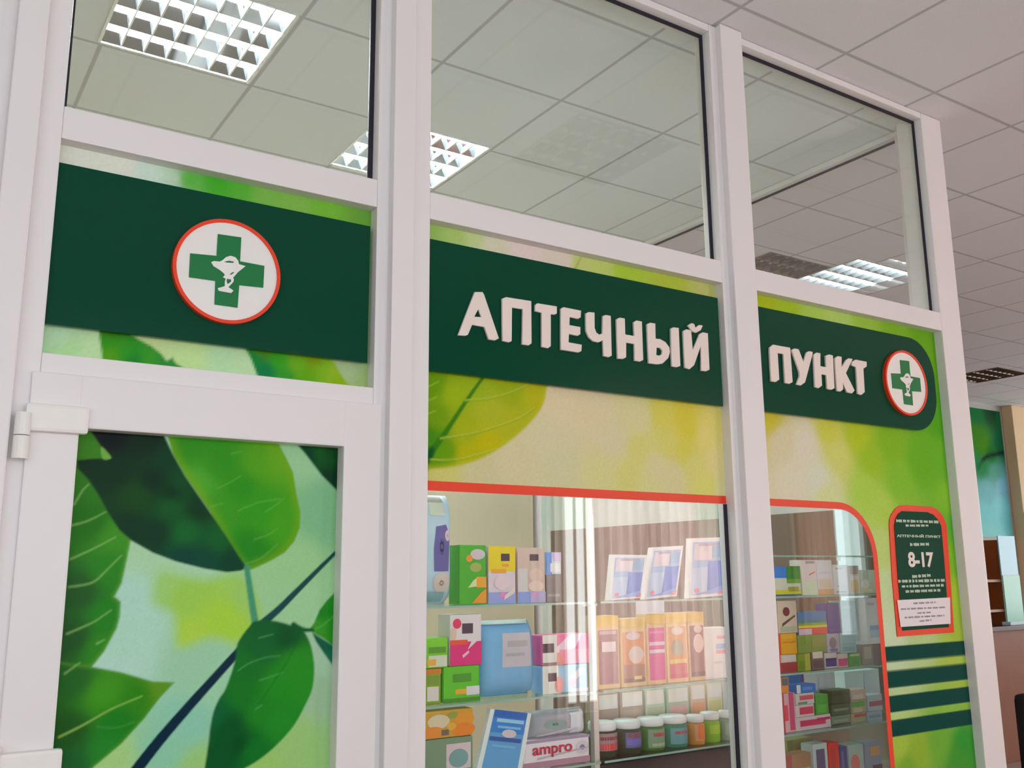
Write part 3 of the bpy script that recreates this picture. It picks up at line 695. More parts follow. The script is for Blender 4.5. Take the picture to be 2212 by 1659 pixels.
EXTRA = {0: [zo(960, 600, 6.506, [(480, 440), (525, 550), (425, 545)])],
         6: [zo(1260, 640, 6.9125, [(1100, 765), (1150, 770), (1185, 810), (1180, 860), (1140, 885), (1095, 875)]), zo(1260, 640, 6.9125, [(1310, 480), (1350, 460), (1430, 470), (1455, 1040), (1400, 1060), (1325, 1045)])],
         7: [zo(1260, 640, 6.9125, [(1565, 435), (1620, 398), (1660, 410), (1680, 465), (1735, 425), (1790, 435), (1760, 505), (1690, 545), (1640, 530)])]}
LET3 = [
 zo(1640, 720, 8.508, [(195, 260), (260, 205), (575, 262), (620, 895), (560, 930), (480, 910), (450, 380), (345, 360), (375, 850), (310, 895), (225, 880)]),
 zo(1640, 720, 8.508, [(600, 300), (660, 275), (730, 290), (820, 520), (870, 350), (920, 325), (990, 340), (985, 390), (850, 900), (770, 960), (690, 940), (748, 780), (740, 700)]),
 zo(1640, 720, 8.508, [(1005, 390), (1060, 350), (1130, 365), (1130, 600), (1235, 620), (1225, 410), (1290, 385), (1360, 405), (1390, 1010), (1330, 1040), (1255, 1020), (1240, 770), (1150, 750), (1160, 960), (1095, 1010), (1030, 985)]),
 zo(1640, 720, 8.508, [(1395, 455), (1450, 415), (1520, 430), (1520, 620), (1600, 490), (1650, 455), (1725, 470), (1600, 730), (1760, 1050), (1710, 1105), (1620, 1085), (1540, 900), (1550, 1030), (1500, 1070), (1435, 1060)]),
 zo(1640, 720, 8.508, [(1715, 520), (1775, 480), (1980, 520), (1980, 610), (1920, 650), (1945, 1080), (1880, 1135), (1815, 1110), (1785, 620), (1710, 590)])]
for i, L in enumerate(LET2):
    plate('letter', [xz(p, YL) for p in [L]+EXTRA.get(i, [])], YL, YB-YL, M_LETTER, S2, .0025)
for L in LET3: plate('letter', [xz(L, YL)], YL, YB-YL, M_LETTER, S3, .0025)
# badges
YR = .006
L_, R2, T_, B_ = (PY(371, 581, YR), PY(606, 590, YR), PY(481, 473, YR), PY(501, 700, YR))
c1 = ((L_[0]+R2[0])/2, (T_[2]+B_[2])/2); r1 = ((R2[0]-L_[0])/2+(T_[2]-B_[2])/2)/2
L_, R2, T_, B_ = (PY(1912, 818, YR), PY(2002, 836, YR), PY(1943, 756, YR), PY(1968, 898, YR))
c2 = ((L_[0]+R2[0])/2, (T_[2]+B_[2])/2); r2 = ((R2[0]-L_[0])/2, (T_[2]-B_[2])/2)
CROSS = zo(340, 440, 5.53, [(720, 365), (1000, 405), (985, 690), (1275, 745), (1262, 1005), (975, 975), (955, 1245), (680, 1205), (690, 925), (375, 880), (390, 595), (705, 625)])
BOWL = [zo(440, 520, 11.85, q) for q in (
    [(180, 560), (250, 530), (400, 545), (470, 510), (560, 430), (680, 395), (800, 435), (870, 520), (890, 610), (1060, 660), (960, 740), (870, 810), (800, 890), (740, 960), (760, 1000), (750, 1060), (650, 1170), (620, 1200), (700, 1250), (750, 1290), (690, 1350), (520, 1320), (370, 1290), (350, 1220), (440, 1200), (530, 1170), (530, 1050), (550, 980), (480, 940), (530, 890), (510, 850), (400, 760), (240, 660)],
    [(500, 552), (640, 520), (770, 548), (740, 580), (580, 572)], [(650, 870), (720, 820), (780, 805), (740, 850), (690, 880)], [(580, 985), (690, 1000), (690, 1060), (600, 1120), (575, 1060)])]
def badge(t, c, rx, rz):
    el = lambda k: [(c[0]+k*rx*math.cos(a), c[1]+k*rz*math.sin(a)) for a in np.linspace(0, 2*math.pi, 64, endpoint=False)]
    def mp(pts):
        return [(c[0]+(x-c1[0])/r1*rx, c[1]+(z-c1[1])/r1*rz) for x, z in xz(pts, YR)]
    d = MB().prism(el(.965), YR, YB, M_WHITE).build('badge', t)
    ring = MB(); a, bq = el(1.0), el(.935); n = len(a)
    for i in range(n):
        j = (i+1) % n
        ring.prism([a[i], a[j], bq[j], bq[i]], YR-.003, YB, M_ORANGE)
    ring.build('ring', d)
    MB().prism(mp(CROSS), YR-.0022, YR-.0002, M_CROSS).build('cross', d)
    plate('emblem', [mp(q) for q in BOWL], YR-.0042, .0018, M_WHITE, d)
badge(S1, c1, r1, r1); badge(S3, c2, r2[0], r2[1])

# ------------------------------------------------------------------ opening-hours notice on the film
NK = 5.35
nz = lambda pts, y: xz(zo(1910, 1080, NK, pts), y)
YN = YF-.004
N = thing('notice_board', tuple(PY(1995, 1365, YF)), 'small green opening hours notice in an orange border with rounded top, 8-17', 'notice')
plate('border', [nz([(60, 300), (62, 235), (80, 175), (130, 100), (190, 62), (250, 58), (540, 75), (610, 105), (680, 185), (722, 285), (760, 800), (808, 1530), (155, 1580), (95, 900)], YN)], YN, .004, M_ORANGE, N)
plate('panel', [nz([(118, 300), (130, 225), (160, 165), (205, 128), (500, 140), (570, 170), (622, 225), (660, 300), (700, 760), (750, 1470), (215, 1510), (160, 900)], YN-.002)], YN-.002, .0018, M_SIGN, N)
pp = plate('paper', [nz([(152, 1158), (760, 1126), (768, 1430), (192, 1468)], YN-.004)], YN-.004, .0015, M_PAPER, N)
M_PALE = mat('pale_ink', (205, 220, 200), 0.6)
pl = N
def nbox(u0, v0, u1, v1, y): 
    q = nz([(u0, v0), (u1, v1)], y); return q[0][0], q[1][0], q[1][1], q[0][1]
yt = YN-.0034
text('lettering', 'АПТЕЧНЫЙ ПУНКТ', *nbox(145, 390, 655, 440, yt), yt, .001, M_PALE, N, .03)
text('numerals', '8-17', *nbox(270, 600, 580, 778, yt), yt, .001, M_LETTER, N, .035)
def dashes(parent, name, m, rows, y, seed):
    rng = random.Random(seed)
    for (u0, v0, u1, v1, hh) in rows:
        u = u0; b = MB()
        while u < u1-6:
            w = min(rng.uniform(22, 70), u1-u); f = (u-u0)/(u1-u0); v = v0+(v1-v0)*f
            x0, z0 = nz([(u, v)], y)[0]; x1, z1 = nz([(u+w, v)], y)[0]; hz_ = hh*.00042
            k = max(1, int(w/11))
            for i in range(k):
                xa_ = x0+(x1-x0)*i/k; xb_ = x0+(x1-x0)*(i+.72)/k; h2 = hz_*rng.uniform(.75, 1.1)
                b.box(xa_, xb_, y, y+.0008, z0-h2, z0+h2, m)
            u += w+11
        b.build(name, parent)
dashes(N, 'text_line', M_PALE, [(140, 240, 630, 255, 13), (250, 295, 530, 295, 10), (300, 515, 520, 510, 14), (325, 885, 550, 868, 14), (165, 940, 705, 928, 14), (205, 1000, 690, 985, 12), (250, 1058, 660, 1042, 13)], yt, 2)
dashes(N, 'text_line', M_GREY, [(340, 1195, 600, 1182, 8), (195, 1262, 715, 1240, 8), (385, 1308, 540, 1298, 8), (240, 1360, 700, 1335, 8), (410, 1400, 550, 1385, 8)], YN-.005, 5)
# ------------------------------------------------------------------ display cases with glass shelves
YS = .35                                      # front of the goods
LV = {'A': 1.507, 'B': 1.211, 'C': .985, 'D': .72, 'T': 1.668}
M_EDGE = mat('glass_edge', (150, 186, 172), 0.25, 0.6)
def case(x0, x1, levels, label, left=True, right=True):
    t = thing('display_case', ((x0+x1)/2, .46, 0), label, 'display case', 'glass display cases inside the shop window')
    s = .022; xi, xe_ = x0+(s+.0005 if left else 0), x1-(s+.0005 if right else 0)
    for on, x in ((left, x0), (right, x1-s)):
        if not on: continue
        MB().box(x, x+s, .345, .345+s, 0, 2.0, M_STEEL, .002).build('upright', t)
        MB().box(x+.009, x+.013, .345+s+.0005, .655, .06, 1.98, M_SHELFGLASS).build('side_panel', t)
    for k in levels:
        z = LV[k]
        b = MB(); b.box(xi, xe_, .322, .655, z-.007, z, M_SHELFGLASS); b.box(xi, xe_, .3185, .3218, z-.007, z, M_EDGE)
        for x in (xi+.001, xe_-.016):
            for y in (.36, .62): b.box(x, x+.015, y, y+.015, z-.016, z-.0072, M_STEEL)
        b.build('glass_shelf', t)
    return x0, x1, t
XA = PY(1278, 1350, .345)[0]
CA = case(X2+.03, XA-.001, 'ABCD', 'aluminium and glass display case nearest the door, full of hygiene packs', True, False)
CB = case(XA, PY(1640, 1350, .345)[0], 'ABC', 'aluminium and glass display case with blue leaflets on top, before the pale upright')
CC = case(CB[1]+.004, 3.805, 'TABCD', 'aluminium and glass display case packed with small cartons behind the right pane')
# dark plinth under the middle case
pb = MB().box(CB[0]+.03, CB[1]-.03, .37, .65, 0, .962, mat('plinth_black', (34, 30, 38), .5)).build('plinth')
tag(pb, 'near-black cabinet standing under the middle display case', 'cabinet')
def pm(rgb): return mat('pack_%02x%02x%02x' % tuple(rgb), rgb, .42, .4, var=.05, scale=40, k=PACK_K)

G1, G2, G3 = 'packs in the display case nearest the door', 'packs in the middle display case', 'small cartons in the right display case'
def pack(name, label, cat, x0, yt, x1, base, patches=(), lev=None, z0=None, y=YS, depth=.07, group=None, shape='box', quad=None, bev=.002):
    """a pack whose front fills px x0..x1, top yt, standing on a shelf (or on z0); patches: in fractions of the front"""
    z0 = LV[lev] if z0 is None else z0
    z0 += .0008
    if quad is None:
        up = [q for k_, q in LV.items() if q > z0+.05 and (k_ != 'T' or group == G3)]
        a = PY((x0+x1)/2, yt, y); z1 = min(a[2], min(up)-.0185 if up else 9); um = yt+30
        X0_, X1_ = PY(x0, um, y)[0], PY(x1, um, y)[0]
        q = [(X0_, z0), (X1_, z0), (X1_, z1), (X0_, z1)]
    else:
        q = xz([quad[3], quad[2], quad[1], quad[0]], y); dz = z0-min(p[1] for p in q); q = [(x, max(z+dz, z0)) for x, z in q]
    q = [np.array(p) for p in q]
    def B(u, v): return q[0]*(1-u)*(1-v)+q[1]*u*(1-v)+q[2]*u*v+q[3]*(1-u)*v
    b = MB(); m0 = pm(base)
    if shape == 'box' and quad is None: b.box(q[0][0], q[1][0], y, y+depth, q[0][1], q[2][1], m0, bev)
    elif shape == 'box': b.prism([tuple(p) for p in q], y, y+depth, m0)
    elif shape == 'bag':
        nx, nz_ = 14, 14; fr = []
        for side in (0, 1):
            for j in range(nz_+1):
                for i in range(nx+1):
                    u, v = i/nx, j/nz_; p = B(u, v)
                    e = (max(0, 1-(2*u-1)**6)*max(0, 1-(2*v-1)**6))**.6
                    wob = .0025*math.sin(7*u+5*v+x0)*e
                    fr.append((p[0], y+depth/2+(depth/2*e+wob)*(1 if side else -1), p[1]))
        fs = []; S = nx+1; o = S*(nz_+1)
        for j in range(nz_):
            for i in range(nx):
                k = j*S+i; fs.append((k, k+1, k+S+1, k+S)); fs.append((o+k+1, o+k, o+k+S, o+k+S+1))
        rim = [i for i in range(S)]+[j*S+nx for j in range(1, nz_+1)]+[nz_*S+i for i in range(nx-1, -1, -1)]+[j*S for j in range(nz_-1, 0, -1)]
        for a_, b_ in zip(rim, rim[1:]+rim[:1]): fs.append((a_, o+a_, o+b_, b_))
        b.add(fr, fs, m0)
    def front(u, v, lift):
        p = B(u, v)
        if shape == 'bag':
            e = (max(0, 1-(2*u-1)**6)*max(0, 1-(2*v-1)**6))**.6; wob = .0025*math.sin(7*u+5*v+x0)*e
            return (p[0], y+depth/2-(depth/2*e+wob)-lift, p[1])
        return (p[0], y-lift, p[1])
    def fan(ring, lift, c):
        if shape != 'bag': b.add([front(u, v, lift) for u, v in ring], [tuple(range(len(ring)))], pm(c)); return
        pts = []                                            # follow the bulge of a soft pack
        for (p_, q_) in zip(ring, list(ring[1:])+[ring[0]]): pts += [(p_[0]+(q_[0]-p_[0])*t/4, p_[1]+(q_[1]-p_[1])*t/4) for t in range(4)]
        cu_, cv_ = np.mean([p_[0] for p_ in ring]), np.mean([p_[1] for p_ in ring]); n_ = len(pts); K = 5
        vs = [front(cu_+(u-cu_)*k/K, cv_+(v-cv_)*k/K, lift) for k in range(1, K+1) for u, v in pts]+[front(cu_, cv_, lift)]
        fs = [((k-1)*n_+i, (k-1)*n_+(i+1) % n_, k*n_+(i+1) % n_, k*n_+i) for k in range(1, K) for i in range(n_)]+[(K*n_, i, (i+1) % n_) for i in range(n_)]
        b.add(vs, fs, pm(c))
    for n, pt in enumerate(patches):
        lift = .0006+.0003*n
        if pt[0] == 'e':
            _, u, v, ru, rv, c = pt; ring = [(u+ru*math.cos(a), v+rv*math.sin(a)) for a in np.linspace(0, 2*math.pi, 20, endpoint=False)]
            fan(ring, lift, c)
        elif pt[0] == 'p': fan(pt[1], lift, pt[2])
        else:
            u0, v0, u1, v1, c = pt; k = 8 if shape == 'bag' else 1
            gx = np.linspace(u0, u1, k+1); gz = np.linspace(v0, v1, k+1)
            b.add([front(u, v, lift) for v in gz for u in gx], [(j*(k+1)+i, j*(k+1)+i+1, (j+1)*(k+1)+i+1, (j+1)*(k+1)+i) for j in range(k) for i in range(k)], pm(c))
    o = b.build(name, origin=((q[0][0]+q[1][0])/2, y+depth/2, z0), smooth=(shape == 'bag'))
    tag(o, label, cat, group)
    o['_top'] = float(max(q[2][1], q[3][1])); o['_x'] = (float(q[0][0]), float(q[1][0])); o['_y'] = y
    return o
W_, PK, BK = (236, 232, 228), (226, 60, 120), (70, 50, 66)

# --- case nearest the door, top shelf
pack('diaper_pack', 'tall pale blue pack with a purple figure, leftmost on the top shelf', 'pack', 906, 1066, 984, (170, 194, 208),
     [(.28, .92, .72, .98, (150, 150, 140)), (.28, .8, .7, .92, (190, 196, 180)), ('p', [(.42, .30), (.80, .30), (.86, .62), (.74, .72), (.45, .70), (.40, .5)], (92, 84, 146)), ('e', .62, .20, .22, .09, (196, 180, 170)), (.3, .03, .72, .12, (130, 165, 175)), ('e', .78, .62, .08, .05, (205, 180, 190))], 'A', depth=.14, group=G1, shape='bag')
pack('hygiene_pack', 'green upright pack with orange corner, beside the yellow-topped pack', 'pack', 993, 1177, 1050, (62, 158, 28),
     [('e', .68, .84, .28, .09, (190, 176, 184)), ('e', .36, .77, .12, .06, (236, 130, 40)), ('e', .6, .62, .22, .08, (150, 160, 80)), (.62, .28, 1, .46, (232, 150, 40)), ('p', [(.45, .02), (1, .02), (1, .26), (.8, .2)], (230, 140, 34)), ('p', [(.3, .28), (.62, .3), (.62, .44), (.5, .4)], (196, 206, 150))], 'A', group=G1)
pack('hygiene_pack', 'upright pack with bright yellow top and pinkish lower half, second from the green pack', 'pack', 1055, 1180, 1113, (206, 190, 200),
     [(0, .56, 1, 1, (240, 190, 20)), (.1, .53, .65, .6, (240, 150, 40)), (.46, .74, .78, .87, BK), (.5, .64, .75, .69, (232, 140, 50)), (0, 0, 1, .2, (140, 150, 205)), ('e', .5, .36, .3, .12, (214, 190, 196)), ('e', .52, .15, .12, .05, (214, 120, 180)), ('p', [(.55, .06), (.95, .18), (.95, .3), (.6, .14)], (222, 198, 190))], 'A', group=G1)
pack('hygiene_pack', 'upright beige pack with a violet foot band, right of the yellow-topped pack', 'pack', 1118, 1183, 1177, (196, 172, 160),
     [(.44, .76, .76, .88, BK), (0, .2, .35, .62, (196, 190, 190)), ('e', .66, .5, .26, .12, (208, 180, 166)), ('e', .66, .3, .28, .1, (216, 190, 178)), (0, 0, .45, .2, (128, 150, 208)), (.45, 0, 1, .2, (170, 160, 200)), ('e', .6, .14, .12, .05, (206, 140, 186))], 'A', group=G1)
gc = pack('carton', 'small grey carton under the tiny blue and white box on the top shelf', 'carton', 1180, 1241, 1213, (112, 108, 108), [(.1, .2, .9, .3, (140, 136, 136))], 'A', depth=.06, group=G1)
pack('carton', 'tiny blue and white box standing on a small grey carton', 'carton', 1178, 1193, 1212, (196, 206, 228), [(0, 0, .4, 1, (70, 130, 200)), (.45, .6, 1, 1, (200, 180, 214)), (.3, .1, .95, .5, (226, 232, 240))], z0=gc['_top'], depth=.05, group=G1)
# second shelf
g0 = pack('hygiene_pack', 'lower left green and orange pack half hidden by the door-side frame', 'pack', 915, 1445, 953, (120, 158, 24), [(0, .85, 1, 1, (196, 110, 30)), (.2, .1, .85, .5, (206, 196, 190)), (.2, .55, .9, .8, (110, 140, 40))], 'B', group=G1, bev=.006)
g1 = pack('hygiene_pack', 'bright green soft pack under the white and magenta pack', 'pack', 958, 1438, 1037, (84, 180, 20), [(.62, .18, .98, .42, (206, 200, 204)), (.32, .22, .62, .36, (222, 160, 30)), (.25, .55, .75, .78, (66, 140, 24)), (0, 0, 1, .12, (60, 130, 20))], 'B', group=G1, bev=.008)
pack('hygiene_pack', 'green pack with a pale label lying on the green and orange pack', 'pack', 915, 1378, 968, (112, 190, 30), [(.2, .05, .95, .42, (200, 200, 180)), (.15, .1, .5, .3, (226, 160, 60)), (.2, .5, .9, .7, (80, 140, 30))], z0=g0['_top'], group=G1, bev=.006)
pack('hygiene_pack', 'white pack with red flower and magenta lower half', 'pack', 972, 1327, 1040, (228, 204, 206), [(0, 0, 1, .46, (206, 28, 110)), (0, .40, .55, .5, (226, 70, 50)), ('e', .22, .82, .13, .1, (214, 40, 90)), (.38, .62, .72, .82, BK), ('p', [(.55, .3), (.95, .52), (.98, .62), (.7, .5)], (214, 204, 204)), ('p', [(.4, .14), (.6, .24), (.58, .29), (.38, .2)], (226, 170, 190)), ('e', .1, .62, .1, .12, (206, 180, 160))], z0=g1['_top'], depth=.08, group=G1, bev=.004)
bl = pack('blanket_pack', 'large sky blue pack in clear wrap with a pale square label', 'pack', 1043, 1341, 1165, (112, 166, 206), [(.34, .4, .85, .84, (186, 178, 186)), (.42, .66, .78, .74, (166, 160, 166)), (.4, .54, .72, .58, (166, 160, 166)), (0, .955, 1, 1, (206, 224, 234)), (0, 0, 1, .03, (196, 212, 190)), (0, 0, .03, 1, (160, 200, 226))], 'B', y=.33, depth=.15, group=G1, shape='bag')
p5 = pack('hygiene_pack', 'long white and light blue pack under the white and pink pack', 'pack', 1172, 1436, 1270, (128, 180, 208), [(0, 0, .34, 1, (222, 214, 206)), ('e', .36, .3, .1, .3, (226, 140, 140)), (.12, .44, .3, .74, BK), ('p', [(.55, .5), (.8, .85), (.95, .8), (.7, .4)], (226, 204, 210)), ('e', .66, .36, .1, .16, (226, 150, 176)), (.6, 0, 1, .12, (206, 190, 200))], 'B', group=G1, bev=.006)
pack('hygiene_pack', 'long white and pink pack lying on the light blue pack', 'pack', 1172, 1370, 1272, (226, 84, 140), [(0, 0, .3, 1, (222, 212, 206)), (.0, .42, .24, .72, BK), ('p', [(.3, .3), (.7, .55), (.85, 1), (.6, 1), (.3, .6)], (214, 186, 204)), (.35, .02, 1, .5, (240, 120, 150)), ('p', [(.3, .0), (.44, 0), (.36, .42), (.3, .4)], (240, 110, 90)), (0, 0, .35, .1, (140, 110, 110))], z0=p5['_top'], group=G1, bev=.006)
# third shelf
c1_ = pack('hygiene_pack', 'grey green pack with a round white label, low behind the frame', 'pack', 915, 1594, 1022, (112, 136, 110), [(.45, .25, .95, .85, (200, 180, 184)), ('e', .7, .5, .2, .22, (110, 150, 150)), (0, 0, 1, .15, (190, 110, 100))], 'C', group=G1, bev=.006)
pack('hygiene_pack', 'orange and yellow flowered pack lying on the grey green pack', 'pack', 915, 1522, 1022, (196, 150, 40), [('e', .3, .6, .22, .26, (206, 190, 160)), ('e', .82, .62, .2, .3, (232, 140, 24)), ('e', .8, .25, .24, .24, (226, 120, 24)), ('e', .2, .24, .2, .2, (226, 130, 40)), (.35, .1, .5, .3, (110, 90, 80)), ('e', .58, .8, .1, .12, (140, 150, 60)), ('e', .55, .4, .1, .14, (226, 160, 50))], z0=c1_['_top'], group=G1, bev=.006)
pack('booklet_pack', 'blue pack with white edges leaning back, middle of the lowest visible shelf by the door', 'pack', 0, 0, 0, (206, 214, 214), [(.1, .0, .9, 1, (86, 150, 200)), (.1, .62, .9, 1, (40, 120, 196)), (.1, .88, .9, 1, (14, 92, 176)), (.2, .8, .85, .86, (140, 190, 226)), (.25, .7, .8, .74, (110, 170, 216)), ('e', .55, .62, .17, .07, (196, 184, 190)), (.12, .48, .86, .55, (36, 80, 150)), (.2, .38, .75, .42, (110, 165, 206))],
     'C', quad=[(1060, 1531), (1148, 1541), (1126, 1668), (1030, 1660)], y=.327, depth=.02, group=G1)
ow = pack('tissue_pack', 'white flat pack with big red lettering at the foot of the case by the door', 'pack', 1130, 1594, 1274, (214, 206, 212), [(0, 0, 1, .22, (166, 120, 140)), (0, .9, 1, 1, (150, 130, 160)), ('e', .88, .55, .1, .26, (196, 188, 192)), ('e', .88, .55, .04, .1, (110, 110, 160)), ('p', [(.2, .28), (.95, .5), (.97, .56), (.2, .36)], (176, 160, 170))], 'C', depth=.1, group=G1, bev=.01)
text('lettering', 'ampro', ow['_x'][0]+.035, ow['_x'][1]-.075, LV['C']+.030, ow['_top']-.022, YS-.004, .001, mat('ink_red', (200, 26, 66), .5), ow, .02)
pack('tissue_pack', 'crinkled pale lilac pack of clear film lying on the pack with red lettering', 'pack', 1150, 1535, 1273, (150, 150, 160), [('e', .4, .5, .2, .18, (120, 150, 146)), ('e', .72, .5, .12, .2, (170, 150, 156)), (.66, .1, 1, .95, (206, 206, 222)), ('p', [(.1, .06), (.95, .3), (.95, .4), (.1, .14)], (196, 190, 206))], z0=ow['_top'], depth=.1, group=G1, shape='bag')

# --- middle case: three leaning leaflets packs
lf = lambda: [(.06, .05, .94, .93, (140, 172, 210)), (.06, .05, .5, .5, (166, 186, 214)), (.5, .08, .94, .6, (66, 116, 196)), (.1, .62, .6, .9, (206, 190, 200)), (.22, .86, .8, .9, (170, 140, 150)), ('p', [(.06, .05), (.94, .05), (.94, .18), (.5, .1)], (110, 140, 206)), ('p', [(.78, .03), (.96, .03), (.96, .12)], (226, 100, 90)), ('e', .2, .12, .07, .04, (224, 100, 120)), (.6, .66, .92, .88, (120, 160, 196))]
for qd, lb in (([(1325, 1203), (1398, 1204), (1385, 1297), (1316, 1303)], 'pale blue leaning leaflet pack, lowest and leftmost of the three on the top shelf'),
               ([(1410, 1187), (1476, 1183), (1462, 1292), (1392, 1300)], 'pale blue leaning leaflet pack between two alike on the top shelf'),
               ([(1492, 1165), (1570, 1162), (1564, 1288), (1488, 1295)], 'pale blue upright leaflet pack, tallest of the three, next to the mullion')):
    pack('leaflet_pack', lb, 'leaflet pack', 0, 0, 0, (214, 208, 210), lf(), 'A', quad=qd, depth=.025, group=G2)
tg = MB(); xa_, za_ = PY(1374, 1302, .309)[0], PY(1374, 1322, .309)[2]; xb_ = PY(1434, 1302, .309)[0]
tg.box(xa_, xb_, .308, .3138, 1.460, 1.505, M_PAPER); tg = tg.build('price_tag', origin=((xa_+xb_)/2, .31, 1.46)); tag(tg, 'white price tag on the glass edge below the three blue leaflets', 'price tag')
# five slim cartons with amber headers
def slim(x0, x1, yt, base, patches, label): pack('carton', label, 'carton', x0, yt, x1, (226, 176, 120), [(.08, .06, .94, .80, base), (0, .86, 1, 1, (238, 172, 50))]+patches, 'B', depth=.06, group=G2)
slim(1288, 1336, 1330, (150, 96, 104), [(.12, .74, .9, .79, (190, 150, 156)), (.22, .5, .85, .64, (216, 196, 198))], 'slim mauve carton with a square white label under an amber header')
slim(1340, 1393, 1336, (206, 120, 44), [('e', .5, .74, .3, .06, (206, 180, 180)), ('e', .6, .46, .3, .13, (206, 180, 170)), (.1, .06, .94, .32, (150, 90, 60)), (.1, .06, .94, .12, (110, 60, 50)), (.5, .1, .8, .15, (230, 190, 120))], 'slim orange and brown carton with a round white window')
slim(1397, 1436, 1326, (214, 70, 140), [(.1, .55, .94, .6, (232, 190, 206)), (.1, .44, .94, .49, (232, 196, 206)), (.1, .72, .94, .75, (226, 120, 176))], 'slim hot pink carton with two pale bands')
slim(1439, 1483, 1324, (204, 130, 60), [(.1, .06, .94, .3, (190, 60, 80)), (.1, .27, .94, .33, (232, 170, 50)), ('e', .5, .5, .3, .12, (150, 140, 110)), ('e', .5, .74, .3, .06, (214, 190, 180)), (.1, .06, .94, .12, (190, 40, 70))], 'slim carton, orange above and crimson below')
slim(1486, 1520, 1322, (130, 76, 72), [('e', .6, .54, .32, .14, (226, 180, 170)), ('e', .6, .75, .26, .06, (210, 184, 170)), (.1, .06, .94, .13, (96, 60, 60))], 'slim dark brown carton with a rose oval, last of the amber-headed row')
pack('carton', 'tall white carton with blue and red stripes beside the amber-headed row', 'carton', 1522, 1356, 1580, (214, 208, 208), [(.4, .58, .85, .68, (140, 166, 206)), (.4, .49, .85, .56, (226, 140, 150)), (.45, .78, .85, .84, (216, 150, 160)), (.3, .3, .6, .34, (190, 184, 184))], 'B', depth=.08, group=G2)
# jars: coloured body, white lid (each lid a part)
def jar(x0, x1, yt, body, label, patches, yy=YS, lid=(226, 222, 226), lev='C', lidh=.25):
    a = PY((x0+x1)/2, yt, yy); u = yt+25; xa, xb = PY(x0, u, yy)[0], PY(x1, u, yy)[0]; r = (xb-xa)/2; cx = (xa+xb)/2; z0 = LV[lev]+.0008; h = a[2]-z0; n = 28
    b = MB(); prof = [(r*.92, z0), (r, z0+.006), (r, z0+h*(1-lidh)-.008), (r*.82, z0+h*(1-lidh))]
    def lathe(b, prof, m):
        vs = [(cx+q*math.cos(2*math.pi*i/n), yy+r+q*math.sin(2*math.pi*i/n), z) for q, z in prof for i in range(n)]; fs = []
        for k in range(len(prof)-1): fs += [(k*n+i, k*n+(i+1) % n, (k+1)*n+(i+1) % n, (k+1)*n+i) for i in range(n)]
        fs += [tuple(range(n-1, -1, -1)), tuple((len(prof)-1)*n+i for i in range(n))]; b.add(vs, fs, m)
    lathe(b, prof, pm(body))
    for (v0, v1, c, wd_) in patches:                        # label bands wrapped round the front
        m = 10; aa = np.linspace(-math.pi/2-wd_, -math.pi/2+wd_, m+1); rr = r+.0007
        b.add([(cx+rr*math.cos(t), yy+r+rr*math.sin(t), z0+h*v) for v in (v0, v1) for t in aa], [(i, i+1, m+2+i, m+1+i) for i in range(m)], pm(c)); r += .0003
    o = b.build('jar', origin=(cx, yy+r, z0), smooth=True); tag(o, label, 'jar', 'jars in the middle display case')
    l = MB(); lathe(l, [(r*.9, z0+h*(1-lidh)+.0005), (r*.96, z0+h*(1-lidh)+.004), (r*.96, z0+h-.004), (r*.88, z0+h)], pm(lid)); l.build('lid', o, smooth=True)
jar(1296, 1346, 1562, (26, 44, 30), 'dark green jar with white lid and red label, leftmost of the front row', [(.2, .7, (150, 120, 120), .9), (.22, .4, (206, 40, 44), .8), (.5, .6, (130, 30, 50), .8)])
jar(1350, 1398, 1558, (24, 50, 24), 'dark green jar with white lid and violet label', [(.2, .66, (90, 90, 140), .8), (.28, .46, (110, 100, 186), .7), (.52, .62, (140, 60, 60), .6)])
jar(1402, 1448, 1553, (40, 110, 24), 'mid green jar with grey label beside the violet-labelled jar', [(.1, .68, (110, 140, 116), .9), (.45, .56, (170, 50, 56), .5), (.15, .24, (160, 170, 120), .6)])
jar(1451, 1498, 1548, (10, 120, 92), 'teal jar with bluish label, centre of the front row', [(.12, .64, (80, 140, 146), .9), (.44, .54, (160, 60, 76), .6)])
jar(1501, 1530, 1546, (190, 130, 50), 'amber and orange jar with white lid', [(.15, .7, (196, 140, 110), .8), (.2, .68, (226, 110, 40), .45)])
jar(1533, 1564, 1540, (118, 170, 24), 'lime green jar with white lid', [(.3, .6, (150, 190, 40), .8)])
jar(1567, 1588, 1536, (130, 150, 130), 'grey green jar at the end of the front row next to the mullion', [(.2, .6, (150, 166, 146), .8)])
def tall(x0, x1, yt, base, label, cc): pack('carton', label, 'carton', x0, yt, x1, base, [(.08, .72, .95, .98, (222, 220, 224)), (.1, .3, .9, .66, cc)], 'C', y=.48, depth=.07, group=G2)
tall(1290, 1336, 1498, (150, 130, 116), 'grey carton with white top behind the red-labelled jar', (140, 130, 120))
tall(1340, 1390, 1492, (150, 140, 124), 'grey carton with white top behind the violet-labelled jar', (160, 150, 136))
tall(1394, 1436, 1488, (170, 196, 176), 'pale mint carton behind the mid green jar', (160, 180, 150))
tall(1440, 1488, 1484, (150, 186, 166), 'pale green carton with pink spot behind the teal jar', (206, 160, 160))
tall(1492, 1524, 1478, (206, 176, 150), 'peach carton behind the amber jar', (226, 150, 110))
tall(1528, 1560, 1474, (206, 206, 170), 'cream carton behind the lime jar', (186, 190, 120))
pack('carton', 'tall plain white carton at the mullion end of the jar shelf', 'carton', 1562, 1468, 1578, (222, 222, 228), [(.2, .1, .8, .2, (160, 160, 180))], 'C', y=.48, depth=.06, group=G2)
